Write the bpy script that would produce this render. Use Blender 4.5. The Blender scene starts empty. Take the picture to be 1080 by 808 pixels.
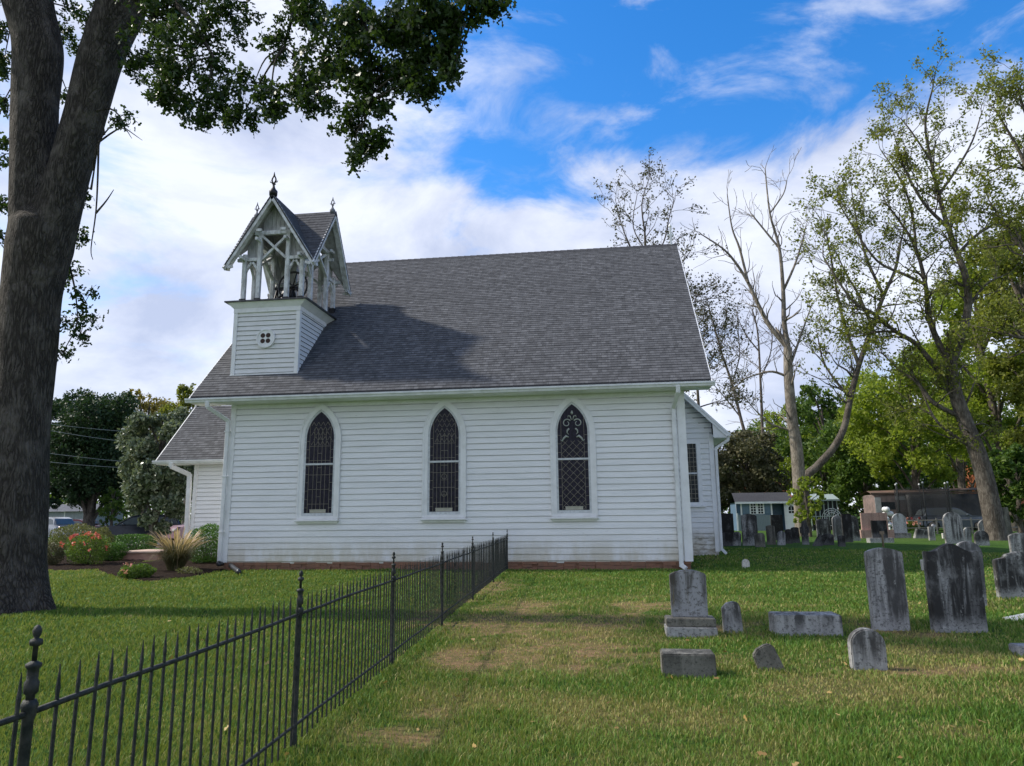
import bpy, bmesh, math, random
import numpy as np
from mathutils import Vector, Matrix, noise
random.seed(7); rng = np.random.default_rng(7)
S = bpy.context.scene
COL = S.collection
PI = math.pi

# ------------------------------------------------------------------ camera
F = 750.0; EYE = 1.6
_up = np.array([-42.0, -3979.0, F]); _up /= np.linalg.norm(_up)
_lv = np.array([-5840.0, 203.01, F]); _X = -_lv/np.linalg.norm(_lv)
_X -= _up*(_X@_up); _X /= np.linalg.norm(_X)
_Y = np.cross(_up, _X)
RW = np.array([_X, _Y, _up])
cam = bpy.data.cameras.new('camera'); co = bpy.data.objects.new('camera', cam); COL.objects.link(co)
cam.sensor_fit = 'HORIZONTAL'; cam.sensor_width = 36; cam.lens = F/1080*36
cam.clip_start = 0.05; cam.clip_end = 3000
ex, ey, ez = RW[:, 0], -RW[:, 1], -RW[:, 2]
M = Matrix(((ex[0], ey[0], ez[0], 0), (ex[1], ey[1], ez[1], 0), (ex[2], ey[2], ez[2], EYE), (0, 0, 0, 1)))
co.matrix_world = M
S.camera = co

# ------------------------------------------------------------------ sky and sun
SUN_EL = 43.0
SUN_AZ = -3.0           # light travels towards +x, turned this many degrees towards +y
w = bpy.data.worlds.new('World'); S.world = w; w.use_nodes = True
nt = w.node_tree; N = nt.nodes; L = nt.links; N.clear()
def nd(t, **k):
    n = N.new(t)
    for a, b in k.items(): setattr(n, a, b)
    return n
def mth(op, a, b=None, clamp=False):
    n = nd('ShaderNodeMath', operation=op, use_clamp=clamp)
    for i, v in enumerate((a, b)):
        if v is None: continue
        if isinstance(v, (int, float)): n.inputs[i].default_value = v
        else: L.new(v, n.inputs[i])
    return n.outputs[0]
def vdir(px, py):
    d = RW@np.array([px-540.0, py-404.0, F]); return d/np.linalg.norm(d)
def plane(p, q):
    n = np.cross(vdir(*p), vdir(*q)); return n/np.linalg.norm(n)
sky = nd('ShaderNodeTexSky', sky_type='NISHITA', sun_disc=False)
sky.sun_elevation = math.radians(SUN_EL)
sky.sun_rotation = math.radians(270 - SUN_AZ)
sky.air_density = 1.0; sky.dust_density = 0.3; sky.ozone_density = 2.5
hs = nd('ShaderNodeHueSaturation'); hs.inputs['Saturation'].default_value = 1.38; hs.inputs['Value'].default_value = 1.45; hs.inputs['Hue'].default_value = 0.505
L.new(sky.outputs[0], hs.inputs['Color'])
tc = nd('ShaderNodeTexCoord')
def noise_w(scale, detail, rough, dist=0.0, stretch=(1, 1, 1), off=(0, 0, 0)):
    mp = nd('ShaderNodeMapping'); mp.inputs['Scale'].default_value = stretch; mp.inputs['Location'].default_value = off
    L.new(tc.outputs['Generated'], mp.inputs['Vector'])
    n = nd('ShaderNodeTexNoise'); n.inputs['Scale'].default_value = scale; n.inputs['Detail'].default_value = detail
    n.inputs['Roughness'].default_value = rough; n.inputs['Distortion'].default_value = dist
    L.new(mp.outputs[0], n.inputs['Vector']); return n.outputs['Fac']
def dotn(v):
    n = nd('ShaderNodeVectorMath', operation='DOT_PRODUCT'); L.new(tc.outputs['Generated'], n.inputs[0]); n.inputs[1].default_value = tuple(v); return n.outputs['Value']
pA = plane((470, 235), (1080, 75)); pB = plane((510, 225), (395, 30))
if pA@vdir(700, 0) < 0: pA = -pA
if pB@vdir(800, 100) < 0: pB = -pB
big = noise_w(5.5, 9, 0.6, 0.4, (1, 1, 1.9), (1.3, .2, .4))
edge = mth('MINIMUM', dotn(pA), dotn(pB))
sepw = nd('ShaderNodeSeparateXYZ'); L.new(tc.outputs['Generated'], sepw.inputs[0])
bk = nd('ShaderNodeMapRange', interpolation_type='SMOOTHSTEP'); bk.inputs['From Min'].default_value = 0.15; bk.inputs['From Max'].default_value = -0.25; bk.inputs['To Max'].default_value = 0.55
L.new(sepw.outputs[1], bk.inputs['Value'])
edge = mth('SUBTRACT', edge, bk.outputs[0])      # unseen extra cloud behind the camera, added to brighten the church wall
e2 = mth('MULTIPLY', mth('ADD', edge, mth('MULTIPLY', mth('SUBTRACT', big, 0.5), -0.34)), -1)     # positive = cloud
cl = nd('ShaderNodeMapRange', interpolation_type='SMOOTHSTEP'); cl.inputs['From Min'].default_value = -0.045; cl.inputs['From Max'].default_value = 0.05
L.new(e2, cl.inputs['Value'])
wisp = noise_w(4.2, 8, 0.6, 0.6, (1, 1, 2.4), (4.1, 2.2, 0.3))
wm = nd('ShaderNodeMapRange', interpolation_type='SMOOTHSTEP'); wm.inputs['From Min'].default_value = 0.485; wm.inputs['From Max'].default_value = 0.70; wm.inputs['To Max'].default_value = 0.62
L.new(wisp, wm.inputs['Value'])
alpha = mth('MAXIMUM', cl.outputs[0], wm.outputs[0])
thin = noise_w(2.6, 7, 0.6, 0.4, (1, 1, 2.6), (7.7, 3.1, 5.2))   # thin places in the cloud sheet
tm = nd('ShaderNodeMapRange', interpolation_type='SMOOTHSTEP'); tm.inputs['From Min'].default_value = 0.30; tm.inputs['From Max'].default_value = 0.46; tm.inputs['To Min'].default_value = 0.5; tm.inputs['To Max'].default_value = 0.96
L.new(thin, tm.inputs['Value'])
alpha = mth('MULTIPLY', alpha, tm.outputs[0])
shade = noise_w(3.4, 9, 0.6, 0.3, (1, 1, 2.0), (3.3, 8.1, 1.2))
cr = nd('ShaderNodeValToRGB'); cr.color_ramp.elements[0].position = 0.34; cr.color_ramp.elements[1].position = 0.60
cr.color_ramp.elements[0].color = (3.3, 3.7, 4.9, 1); cr.color_ramp.elements[1].color = (5.6, 5.85, 6.6, 1)
L.new(shade, cr.inputs[0])
mx = nd('ShaderNodeMix', data_type='RGBA'); mx.clamp_factor = True
L.new(alpha, mx.inputs['Factor']); L.new(hs.outputs[0], mx.inputs[6]); L.new(cr.outputs[0], mx.inputs[7])
bg = nd('ShaderNodeBackground'); bg.inputs['Strength'].default_value = 0.10
L.new(mx.outputs[2], bg.inputs['Color'])
wo = nd('ShaderNodeOutputWorld'); L.new(bg.outputs[0], wo.inputs['Surface'])

sun = bpy.data.lights.new('sun', 'SUN'); so = bpy.data.objects.new('sun', sun); COL.objects.link(so)
sun.energy = 2.9; sun.angle = math.radians(2.2); sun.color = (1.0, 0.94, 0.84)
a = math.radians(SUN_AZ); e = math.radians(SUN_EL)
ld = Vector((math.cos(a)*math.cos(e), math.sin(a)*math.cos(e), -math.sin(e)))
so.rotation_euler = ld.to_track_quat('-Z', 'Y').to_euler(); so.location = (-40, 0, 60)
S.view_settings.view_transform = 'Standard'; S.view_settings.look = 'None'
S.view_settings.exposure = 0.82; S.view_settings.gamma = 1.0
S.render.engine = 'CYCLES'
S.cycles.max_bounces = 6; S.cycles.transparent_max_bounces = 8

# ------------------------------------------------------------------ helpers
def sstep(t, a, b):
    t = min(1, max(0, (t-a)/(b-a))); return t*t*(3-2*t)
def G(x, y):           # ground height
    z = 0.17*sstep(y, 22.5, 27.5) + 0.15*sstep(y, 27, 33) + 0.012*max(0, y-60)*(1 if y > 60 else 0)*0.25
    if y > 2: z += 0.018*noise.noise(Vector((x*0.35, y*0.35, 3)))*(1-sstep(y, 40, 60))
    return z
def ray(px, py): return RW@np.array([px-540.0, py-404.0, F])
def onG(px, py):
    d = ray(px, py); z = 0.0
    for _ in range(12):
        t = (z-EYE)/d[2]; z = G(d[0]*t, d[1]*t)
    return Vector((d[0]*t, d[1]*t, z))
def onY(px, py, y):
    d = ray(px, py); t = y/d[1]; return Vector((d[0]*t, y, EYE+d[2]*t))

class MB:
    """collects shapes and links them as one mesh"""
    def __init__(s): s.v = []; s.f = []; s.uv = None; s.sm = []; s.mi = []
    def add(s, vs, fs, smooth=False, mi=0):
        o = len(s.v); s.mi += [mi]*len(fs) if isinstance(mi, int) else mi; s.v += [tuple(p) for p in vs]; s.f += [tuple(i+o for i in f) for f in fs]; s.sm += [smooth]*len(fs); return s
    def box(s, x0, x1, y0, y1, z0, z1):
        vs = [(x, y, z) for z in (z0, z1) for y in (y0, y1) for x in (x0, x1)]
        return s.add(vs, [(0, 2, 3, 1), (4, 5, 7, 6), (0, 1, 5, 4), (2, 6, 7, 3), (0, 4, 6, 2), (1, 3, 7, 5)])
    def bar(s, p, q, w, h, up=(0, 0, 1)):
        p = Vector(p); q = Vector(q); d = (q-p).normalized(); u = Vector(up)
        sd = d.cross(u)
        if sd.length < 1e-4: sd = d.cross(Vector((0, 1, 0)))
        sd.normalize(); u = sd.cross(d).normalized()
        vs = []
        for c in (p, q):
            for a, b in ((-1, -1), (1, -1), (1, 1), (-1, 1)): vs.append(c+sd*(a*w/2)+u*(b*h/2))
        return s.add(vs, [(3, 2, 1, 0), (4, 5, 6, 7), (0, 1, 5, 4), (1, 2, 6, 5), (2, 3, 7, 6), (3, 0, 4, 7)])
    def tube(s, pts, rad, n=6, cap=True, smooth=True):
        pts = [Vector(p) for p in pts]
        if isinstance(rad, (int, float)): rad = [rad]*len(pts)
        vs = []; fs = []; ref = None
        for i, p in enumerate(pts):
            d = (pts[min(i+1, len(pts)-1)]-pts[max(i-1, 0)])
            if d.length < 1e-9: d = Vector((0, 0, 1))
            d.normalize()
            if ref is None: ref = d.orthogonal().normalized()
            ref = (ref-d*ref.dot(d))
            if ref.length < 1e-5: ref = d.orthogonal()
            ref.normalize(); b = d.cross(ref)
            for k in range(n):
                a = 2*PI*k/n; vs.append(p+(ref*math.cos(a)+b*math.sin(a))*rad[i])
        for i in range(len(pts)-1):
            for k in range(n):
                k2 = (k+1) % n; fs.append((i*n+k, i*n+k2, (i+1)*n+k2, (i+1)*n+k))
        if cap: fs.append(tuple(range(n-1, -1, -1))); fs.append(tuple((len(pts)-1)*n+k for k in range(n)))
        return s.add(vs, fs, smooth)
    def lathe(s, c, prof, n=12, smooth=True):
        c = Vector(c); vs = []; fs = []
        for r, z in prof:
            for k in range(n): vs.append(c+Vector((r*math.cos(2*PI*k/n), r*math.sin(2*PI*k/n), z)))
        for i in range(len(prof)-1):
            for k in range(n): k2 = (k+1) % n; fs.append((i*n+k, i*n+k2, (i+1)*n+k2, (i+1)*n+k))
        fs.append(tuple(range(n-1, -1, -1))); fs.append(tuple((len(prof)-1)*n+k for k in range(n)))
        return s.add(vs, fs, smooth)
    def prism(s, poly, y0, y1):      # poly in xz, counter-clockwise seen from -y
        n = len(poly); vs = [(x, y0, z) for x, z in poly]+[(x, y1, z) for x, z in poly]
        fs = [tuple(range(n)), tuple(range(2*n-1, n-1, -1))]
        for i in range(n): j = (i+1) % n; fs.append((j, i, n+i, n+j))
        return s.add(vs, fs)
    def ring(s, outer, inner, y0, y1):   # frame between two outlines with the same number of points (open or closed loop)
        n = len(outer)
        vs = [(x, y0, z) for x, z in outer]+[(x, y0, z) for x, z in inner]+[(x, y1, z) for x, z in outer]+[(x, y1, z) for x, z in inner]
        fs = []
        for i in range(n):
            j = (i+1) % n
            fs += [(i, j, n+j, n+i), (2*n+j, 2*n+i, 3*n+i, 3*n+j), (j, i, 2*n+i, 2*n+j), (n+i, n+j, 3*n+j, 3*n+i)]
        return s.add(vs, fs)
    def build(s, name, mat=None, parent=None, bevel=0, loc=None):
        me = bpy.data.meshes.new(name); me.from_pydata(s.v, [], s.f); me.polygons.foreach_set('use_smooth', s.sm)
        if any(s.mi): me.polygons.foreach_set('material_index', s.mi)
        me.validate()
        if bevel:
            bm = bmesh.new(); bm.from_mesh(me)
            bmesh.ops.recalc_face_normals(bm, faces=bm.faces)
            bmesh.ops.bevel(bm, geom=bm.edges[:], offset=bevel, segments=1, affect='EDGES', clamp_overlap=True); bm.to_mesh(me); bm.free()
        me.update()
        o = bpy.data.objects.new(name, me); COL.objects.link(o)
        if mat: me.materials.append(mat)
        if any(s.mi): me.materials.append(MAT['lap_shade'])
        if parent: o.parent = parent
        if loc: o.location = loc
        return o
def fix_normals(o):
    bm = bmesh.new(); bm.from_mesh(o.data); bmesh.ops.recalc_face_normals(bm, faces=bm.faces); bm.to_mesh(o.data); bm.free(); return o
def tag(o, label=None, cat=None, group=None, kind=None):
    if label: o['label'] = label
    if cat: o['category'] = cat
    if group: o['group'] = group
    if kind: o['kind'] = kind
    return o
def empty(name, loc, rz=0, label=None, cat=None, group=None):
    o = bpy.data.objects.new(name, None); COL.objects.link(o); o.location = loc; o.rotation_euler = (0, 0, rz); o.empty_display_size = .2
    return tag(o, label, cat, group)

# ------------------------------------------------------------------ materials
def newmat(name):
    m = bpy.data.materials.new(name); m.use_nodes = True; t = m.node_tree; t.nodes.clear()
    o = t.nodes.new('ShaderNodeOutputMaterial'); b = t.nodes.new('ShaderNodeBsdfPrincipled'); t.links.new(b.outputs[0], o.inputs[0])
    return m, t, b, o
class T:
    """small shader-graph writer"""
    def __init__(s, t): s.t = t
    def n(s, ty, **k):
        x = s.t.nodes.new(ty)
        for a, b in k.items(): setattr(x, a, b)
        return x
    def l(s, a, b): s.t.links.new(a, b)
    def coord(s, kind='Object', scale=(1, 1, 1), src=None):
        if src is None: src = s.n('ShaderNodeTexCoord').outputs[kind]
        m = s.n('ShaderNodeMapping'); m.inputs['Scale'].default_value = scale; s.l(src, m.inputs[0]); return m.outputs[0]
    def wpos(s, scale=(1, 1, 1)):
        return s.coord(scale=scale, src=s.n('ShaderNodeNewGeometry').outputs['Position'])
    def noise(s, vec, scale, detail=4, rough=.55, dist=0):
        x = s.n('ShaderNodeTexNoise'); x.inputs['Scale'].default_value = scale; x.inputs['Detail'].default_value = detail
        x.inputs['Roughness'].default_value = rough; x.inputs['Distortion'].default_value = dist; s.l(vec, x.inputs['Vector']); return x.outputs['Fac']
    def mr(s, v, a, b, c=0, d=1, smooth=True):
        x = s.n('ShaderNodeMapRange', interpolation_type='SMOOTHSTEP' if smooth else 'LINEAR')
        for k, q in zip(('From Min', 'From Max', 'To Min', 'To Max'), (a, b, c, d)): x.inputs[k].default_value = q
        s.l(v, x.inputs['Value']); return x.outputs[0]
    def m(s, op, a, b=None, clamp=False):
        x = s.n('ShaderNodeMath', operation=op, use_clamp=clamp)
        for i, v in enumerate((a, b)):
            if v is None: continue
            if isinstance(v, (int, float)): x.inputs[i].default_value = v
            else: s.l(v, x.inputs[i])
        return x.outputs[0]
    def mix(s, f, a, b, mode='MIX'):
        x = s.n('ShaderNodeMix', data_type='RGBA', blend_type=mode)
        if isinstance(f, (int, float)): x.inputs['Factor'].default_value = f
        else: s.l(f, x.inputs['Factor'])
        for i, v in ((6, a), (7, b)):
            if isinstance(v, tuple): x.inputs[i].default_value = (*v, 1) if len(v) == 3 else v
            else: s.l(v, x.inputs[i])
        return x.outputs[2]
    def bump(s, h, strength, dist, b):
        x = s.n('ShaderNodeBump'); x.inputs['Strength'].default_value = strength; x.inputs['Distance'].default_value = dist
        s.l(h, x.inputs['Height']); s.l(x.outputs[0], b.inputs['Normal'])
def rand(t): return t.n('ShaderNodeObjectInfo').outputs['Random']
def vary(name, c, c2=None, scale=3, rough=.6, metal=0, bump=0, sx=(1, 1, 1), spec=.5, amt=.6):
    m, nt_, b, o = newmat(name); t = T(nt_); v = t.wpos(sx)
    c2 = c2 or tuple(x*.6 for x in c)
    f = t.mr(t.noise(v, scale, 6, .6), .35, .68, 0, amt)
    t.l(t.mix(f, c, c2), b.inputs['Base Color']); b.inputs['Roughness'].default_value = rough; b.inputs['Metallic'].default_value = metal
    b.inputs['Specular IOR Level'].default_value = spec
    if bump: t.bump(t.noise(v, scale*6, 5, .6), bump, .02, b)
    return m

def siding_mat(name, base, dirty_z, heavy=False):
    m, nt_, b, o = newmat(name); t = T(nt_); p = t.n('ShaderNodeNewGeometry').outputs['Position']
    sep = t.n('ShaderNodeSeparateXYZ'); t.l(p, sep.inputs[0])
    v1 = t.coord(scale=(.6, .6, 5), src=p); f1 = t.mr(t.noise(v1, 1.3, 6, .62), .38, .7, 0, .55)
    c = t.mix(f1, base, (base[0]*.83, base[1]*.84, base[2]*.84))
    v2 = t.coord(scale=(2.2, 2.2, .8), src=p); zb = t.mr(sep.outputs[2], dirty_z+.95, dirty_z, 0, 1)
    f2 = t.m('MULTIPLY', zb, t.mr(t.noise(v2, 1.1, 6, .6), .3, .62, .15, .9))
    c = t.mix(t.m('MULTIPLY', f2, .75), c, (.50, .44, .30))
    if heavy: c = t.mix(t.m('MULTIPLY', t.mr(sep.outputs[2], dirty_z+.75, dirty_z+.35, 0, 1), t.mr(t.noise(t.coord(scale=(2, 2, 5), src=p), 2.2, 7, .7), .42, .60, .05, .7)), c, (.24, .20, .14))
    v3 = t.coord(scale=(1.2, 1.2, 9), src=p); f3 = t.mr(t.noise(v3, 6, 8, .7), .62, .69, 0, .8)       # peeled paint
    f3 = t.m('MULTIPLY', f3, t.mr(t.noise(p, .8, 3, .5), .45, .65, .1, 1)); c = t.mix(f3, c, (.24, .19, .15))
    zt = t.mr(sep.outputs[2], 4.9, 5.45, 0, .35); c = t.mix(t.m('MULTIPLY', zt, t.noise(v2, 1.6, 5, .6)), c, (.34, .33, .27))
    t.l(c, b.inputs['Base Color']); b.inputs['Roughness'].default_value = .55; b.inputs['Specular IOR Level'].default_value = .35
    t.bump(t.noise(t.coord(scale=(1, 1, 4), src=p), 5, 5, .6), .25, .02, b)
    return m
def trim_mat():
    m, nt_, b, o = newmat('trim_paint'); t = T(nt_); p = t.wpos()
    c = t.mix(t.mr(t.noise(p, 2.5, 6, .65), .4, .75, 0, .6), (.82, .82, .82), (.62, .62, .60))
    c = t.mix(t.mr(t.noise(p, 14, 6, .75), .67, .72, 0, .85), c, (.22, .16, .12))
    t.l(c, b.inputs['Base Color']); b.inputs['Roughness'].default_value = .5; b.inputs['Specular IOR Level'].default_value = .35
    return m
def shingle_mat(name, c1, c2, row=.145, wid=.31):
    m, nt_, b, o = newmat(name); t = T(nt_)
    uv = t.n('ShaderNodeTexCoord').outputs['UV']
    br = t.n('ShaderNodeTexBrick'); t.l(uv, br.inputs['Vector']); br.inputs['Scale'].default_value = 1
    br.inputs['Brick Width'].default_value = wid; br.inputs['Row Height'].default_value = row; br.inputs['Mortar Size'].default_value = .006
    br.inputs['Mortar Smooth'].default_value = .3; br.inputs['Bias'].default_value = 0; br.offset = .37; br.offset_frequency = 2
    br.inputs['Color1'].default_value = (*c1, 1); br.inputs['Color2'].default_value = (*c2, 1); br.inputs['Mortar'].default_value = (.022, .022, .026, 1)
    br2 = t.n('ShaderNodeTexBrick'); t.l(t.coord(scale=(1, 1, 1), src=uv), br2.inputs['Vector']); br2.inputs['Scale'].default_value = 1
    br2.inputs['Brick Width'].default_value = wid*.43; br2.inputs['Row Height'].default_value = row; br2.inputs['Mortar Size'].default_value = 0
    br2.inputs['Color1'].default_value = (.25, .25, .25, 1); br2.inputs['Color2'].default_value = (.85, .85, .85, 1); br2.offset = .61
    c = t.mix(.75, br.outputs['Color'], br2.outputs['Color'], 'OVERLAY')
    p = t.wpos(); st = t.mr(t.noise(p, .5, 5, .6), .35, .7, 0, .4)
    c = t.mix(st, c, (.06, .062, .066)); c = t.mix(t.mr(t.noise(p, 60, 3, .8), .3, .7, 0, .45), c, (.16, .16, .17))
    t.l(c, b.inputs['Base Color']); b.inputs['Roughness'].default_value = .9; b.inputs['Specular IOR Level'].default_value = .2
    h = t.m('ADD', br.outputs['Fac'], t.m('MULTIPLY', t.noise(p, 90, 3, .7), -.3))
    x = t.n('ShaderNodeBump', invert=True); x.inputs['Strength'].default_value = .5; x.inputs['Distance'].default_value = .01; t.l(h, x.inputs['Height']); t.l(x.outputs[0], b.inputs['Normal'])
    return m
def stone_mat(name, light, dark, amt, gold=0.0):
    """weathered marble: vertical dark streaks, lichen, pale foot and pale upper edge"""
    m, nt_, b, o = newmat(name); t = T(nt_)
    oc = t.n('ShaderNodeTexCoord').outputs['Object']; r = rand(t)
    off = t.n('ShaderNodeCombineXYZ'); t.l(t.m('MULTIPLY', r, 37), off.inputs[0]); t.l(t.m('MULTIPLY', r, 11), off.inputs[2])
    ad = t.n('ShaderNodeVectorMath', operation='ADD'); t.l(oc, ad.inputs[0]); t.l(off.outputs[0], ad.inputs[1]); v = ad.outputs[0]
    st = t.noise(t.coord(scale=(5.5, 3, .55), src=v), 1.5, 7, .62, .4); f = t.mr(st, .60-amt*.36, .78-amt*.32, 0, 1)
    bl = t.noise(t.coord(scale=(1.5, 1.5, 1.0), src=v), 2.2, 5, .6); f = t.m('MULTIPLY', f, t.mr(bl, .28, .55, .25, 1))
    sz = t.n('ShaderNodeSeparateXYZ'); t.l(oc, sz.inputs[0]); foot = t.mr(t.m('ADD', sz.outputs[2], t.m('MULTIPLY', bl, .25)), .16, .42, .25, 1); f = t.m('MULTIPLY', f, foot)
    c = t.mix(f, light, dark)
    big_ = t.mr(t.noise(t.coord(scale=(1.6, 1, .35), src=v), 1.7, 3, .5), .50, .60, 0, .80*min(1, amt)); c = t.mix(t.m('MULTIPLY', big_, foot), c, dark)
    sp = t.mr(t.noise(v, 26, 7, .75), .50, .62, 0, .8); c = t.mix(sp, c, dark)
    sp2 = t.mr(t.noise(t.coord(scale=(1, 1, .6), src=v), 13, 6, .7), .60, .70, 0, .55); c = t.mix(sp2, c, (min(1, light[0]*1.35), min(1, light[1]*1.35), min(1, light[2]*1.33)))
    if gold: c = t.mix(t.mr(t.noise(t.coord(scale=(7, 2, .5), src=v), 1.2, 4, .5), .60, .66, 0, gold), c, (.17, .14, .08))
    t.l(c, b.inputs['Base Color']); b.inputs['Roughness'].default_value = .9; b.inputs['Specular IOR Level'].default_value = .2
    t.bump(t.noise(v, 22, 7, .7), .55, .02, b)
    return m
def leaf_mat(name, ca, cb, cc, trans=.35, rough=.55):
    m, nt_, b, o = newmat(name); t = T(nt_)
    at = t.n('ShaderNodeAttribute', attribute_name='v'); cr = t.n('ShaderNodeValToRGB'); cr.color_ramp.elements[0].color = (*ca, 1); cr.color_ramp.elements[1].color = (*cc, 1)
    el = cr.color_ramp.elements.new(.5); el.color = (*cb, 1)
    t.l(at.outputs['Fac'], cr.inputs[0]); t.l(cr.outputs[0], b.inputs['Base Color']); b.inputs['Roughness'].default_value = rough; b.inputs['Specular IOR Level'].default_value = .3
    tr = t.n('ShaderNodeBsdfTranslucent'); cl_ = t.mix(.5, cr.outputs[0], (cc[0]*1.4, cc[1]*1.6, cc[2]*.8)); t.l(cl_, tr.inputs[0])
    mxs = t.n('ShaderNodeMixShader'); mxs.inputs[0].default_value = trans; t.l(b.outputs[0], mxs.inputs[1]); t.l(tr.outputs[0], mxs.inputs[2]); t.l(mxs.outputs[0], o.inputs[0])
    return m
def bark_mat(name, c1, c2, sc=(9, 9, 1.6), bump=1.0):
    m, nt_, b, o = newmat(name); t = T(nt_); v = t.wpos(sc)
    vo = t.n('ShaderNodeTexVoronoi', feature='DISTANCE_TO_EDGE'); vo.inputs['Scale'].default_value = 1.7; vo.inputs['Randomness'].default_value = .9
    nz = t.noise(t.wpos((3, 3, 1)), 1.5, 4, .6)
    ad = t.n('ShaderNodeVectorMath', operation='ADD'); t.l(v, ad.inputs[0]); cx = t.n('ShaderNodeCombineXYZ'); t.l(t.m('MULTIPLY', nz, 3.0), cx.inputs[0]); t.l(t.m('MULTIPLY', nz, 2.0), cx.inputs[1]); t.l(cx.outputs[0], ad.inputs[1]); t.l(ad.outputs[0], vo.inputs['Vector'])
    h = t.mr(vo.outputs['Distance'], 0, .30, 0, 1); h = t.m('MULTIPLY', h, t.mr(t.noise(t.wpos((14, 14, 2.2)), 3, 6, .7), .25, .7, .35, 1)); h2 = t.m('ADD', h, t.m('MULTIPLY', t.noise(t.wpos((6, 6, 2)), 6, 6, .7), .8))
    c = t.mix(h, c2, c1); c = t.mix(t.mr(t.noise(t.wpos((1, 1, .6)), 3, 6, .65), .45, .7, 0, .5), c, tuple(min(1, q*1.6) for q in c1))
    t.l(c, b.inputs['Base Color']); b.inputs['Roughness'].default_value = .95; b.inputs['Specular IOR Level'].default_value = .15
    t.bump(h2, min(1, bump), .03*max(1, bump*1.6), b)
    return m

MAT = dict(
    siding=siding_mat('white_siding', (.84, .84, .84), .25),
    siding_annex=siding_mat('weathered_siding', (.80, .80, .79), .4, True),
    trim=trim_mat(),
    shingle=shingle_mat('asphalt_shingles', (.055, .057, .060), (.098, .100, .105)),
    shingle_dark=shingle_mat('belfry_shingles', (.045, .046, .05), (.085, .087, .092), .12, .25),
    brickred=vary('foundation_stone', (.26, .13, .08), (.16, .10, .07), 5, .9, bump=.6),
    glass=None, lead=vary('lead_came', (.27, .24, .18), (.36, .33, .27), 20, .5),
    sash=vary('sash_paint', (.62, .64, .66), (.4, .4, .4), 12, .5),
    vent=vary('vent_panel', (.42, .40, .33), (.33, .31, .25), 8, .6),
    iron=vary('black_iron', (.012, .016, .014), (.085, .08, .07), 26, .6, 0, bump=.3, amt=.45, spec=.35),
    darkmetal=vary('dark_metal', (.02, .02, .023), (.05, .045, .04), 6, .5, .4),
    flash=vary('flashing_metal', (.05, .05, .055), (.12, .12, .12), 4, .45, .5),
    alu=vary('gutter_paint', (.76, .77, .77), (.54, .55, .54), 3, .35),
    blackpipe=vary('black_plastic_pipe', (.02, .022, .026), (.05, .05, .055), 6, .35),
    wood=vary('old_wood', (.24, .18, .12), (.12, .09, .06), 6, .8, sx=(4, 4, 1)),
    mulch=vary('mulch', (.038, .026, .019), (.009, .006, .005), 16, 1, bump=1, spec=.05, amt=.9),
)
def glass_mat(name, c, c2):
    m, nt_, b, o = newmat(name); t = T(nt_); f = t.noise(t.wpos((9, 9, 5)), 2, 3, .5)
    t.l(t.mix(t.mr(f, .35, .65), c, c2), b.inputs['Base Color']); b.inputs['Roughness'].default_value = .25; b.inputs['Specular IOR Level'].default_value = .16
    t.bump(t.noise(t.wpos(), 7, 3, .5), .35, .02, b); return m
MAT['glass'] = glass_mat('stained_glass', (.008, .008, .014), (.022, .018, .034))
MAT['glass_plain'] = glass_mat('dark_window_glass', (.012, .014, .016), (.03, .034, .036))
MAT['worn'] = vary('worn_belfry_paint', (.72, .73, .73), (.32, .31, .29), 5, .7, bump=.3, amt=.75, sx=(1.5, 1.5, .8)); MAT['lining'] = vary('weathered_lining_boards', (.46, .46, .45), (.24, .23, .22), 4, .8, amt=.8, sx=(2, 2, .7))
MAT['lap_shade'] = vary('lap_shade_grime', (.13, .13, .13), (.05, .045, .04), 7, .9, sx=(1.5, 1.5, 6))  # dark board undersides: lap shadow lines painted in as colour, with some dirt
def flat(name, c, rough=.6, metal=0, **k): return vary(name, c, tuple(x*.75 for x in c), 4, rough, metal, **k)

# ------------------------------------------------------------------ ground
SOIL = [(555, 688, .85, .6), (607, 690, .6, .6), (505, 695, .65, .45), (520, 655, .9, .9), (590, 655, .8, .6), (650, 655, 1.1, .5), (690, 640, .8, .4), (425, 775, .3, .3), (545, 640, .6, .6), (985, 708, .7, .16), (960, 668, .5, .3), (520, 620, .45, 1.4), (455, 650, .3, .8), (640, 690, .7, .35), (740, 662, .8, .3)]
SOIL = [(onG(a, b), c, d) for a, b, c, d in SOIL]
YEL = [(onG(930, 722), 1.3, .35), (onG(770, 700), 1.2, .4), (onG(880, 735), 1.3, .3), (onG(1000, 690), 1.0, .4), (onG(1010, 770), .6, .2), (onG(720, 760), .9, .25), (onG(460, 740), .6, .3), (onG(600, 740), 1.2, .3), (onG(640, 672), 1.8, .5)]
def nz(x, y, s, k=0): return noise.noise(Vector((x*s, y*s, k)))
def soil(x, y):
    v = 0; r = None
    for c, a, b in SOIL:
        q = ((x-c.x)/(a*1.25))**2+((y-c.y)/(b*2.2))**2
        if q < 2.2:
            if r is None: r = .5*nz(x, y, 2.3, 5)+.55*nz(x, y, 6.5, 9)+.3*nz(x, y, 15, 2)
            v = max(v, min(.96, max(0, (1.1-q+r*2.2)*.8)))
    return v
def dry(x, y):
    v = .5+.45*nz(x, y, .45, 1)+.50*nz(x, y, 1.5, 2)+.42*nz(x, y, 4.2, 3)
    v = v*.80-.18
    if x < -2.2: v -= .10*sstep(-x, 2.2, 3) 
    else: v += .16*(1-sstep(y, 13, 19))
    for c, a, b in YEL:
        q = ((x-c.x)/a)**2+((y-c.y)/(b*2))**2
        if q < 1: v += .45*(1-q)
    return min(1, max(0, v))
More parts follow.
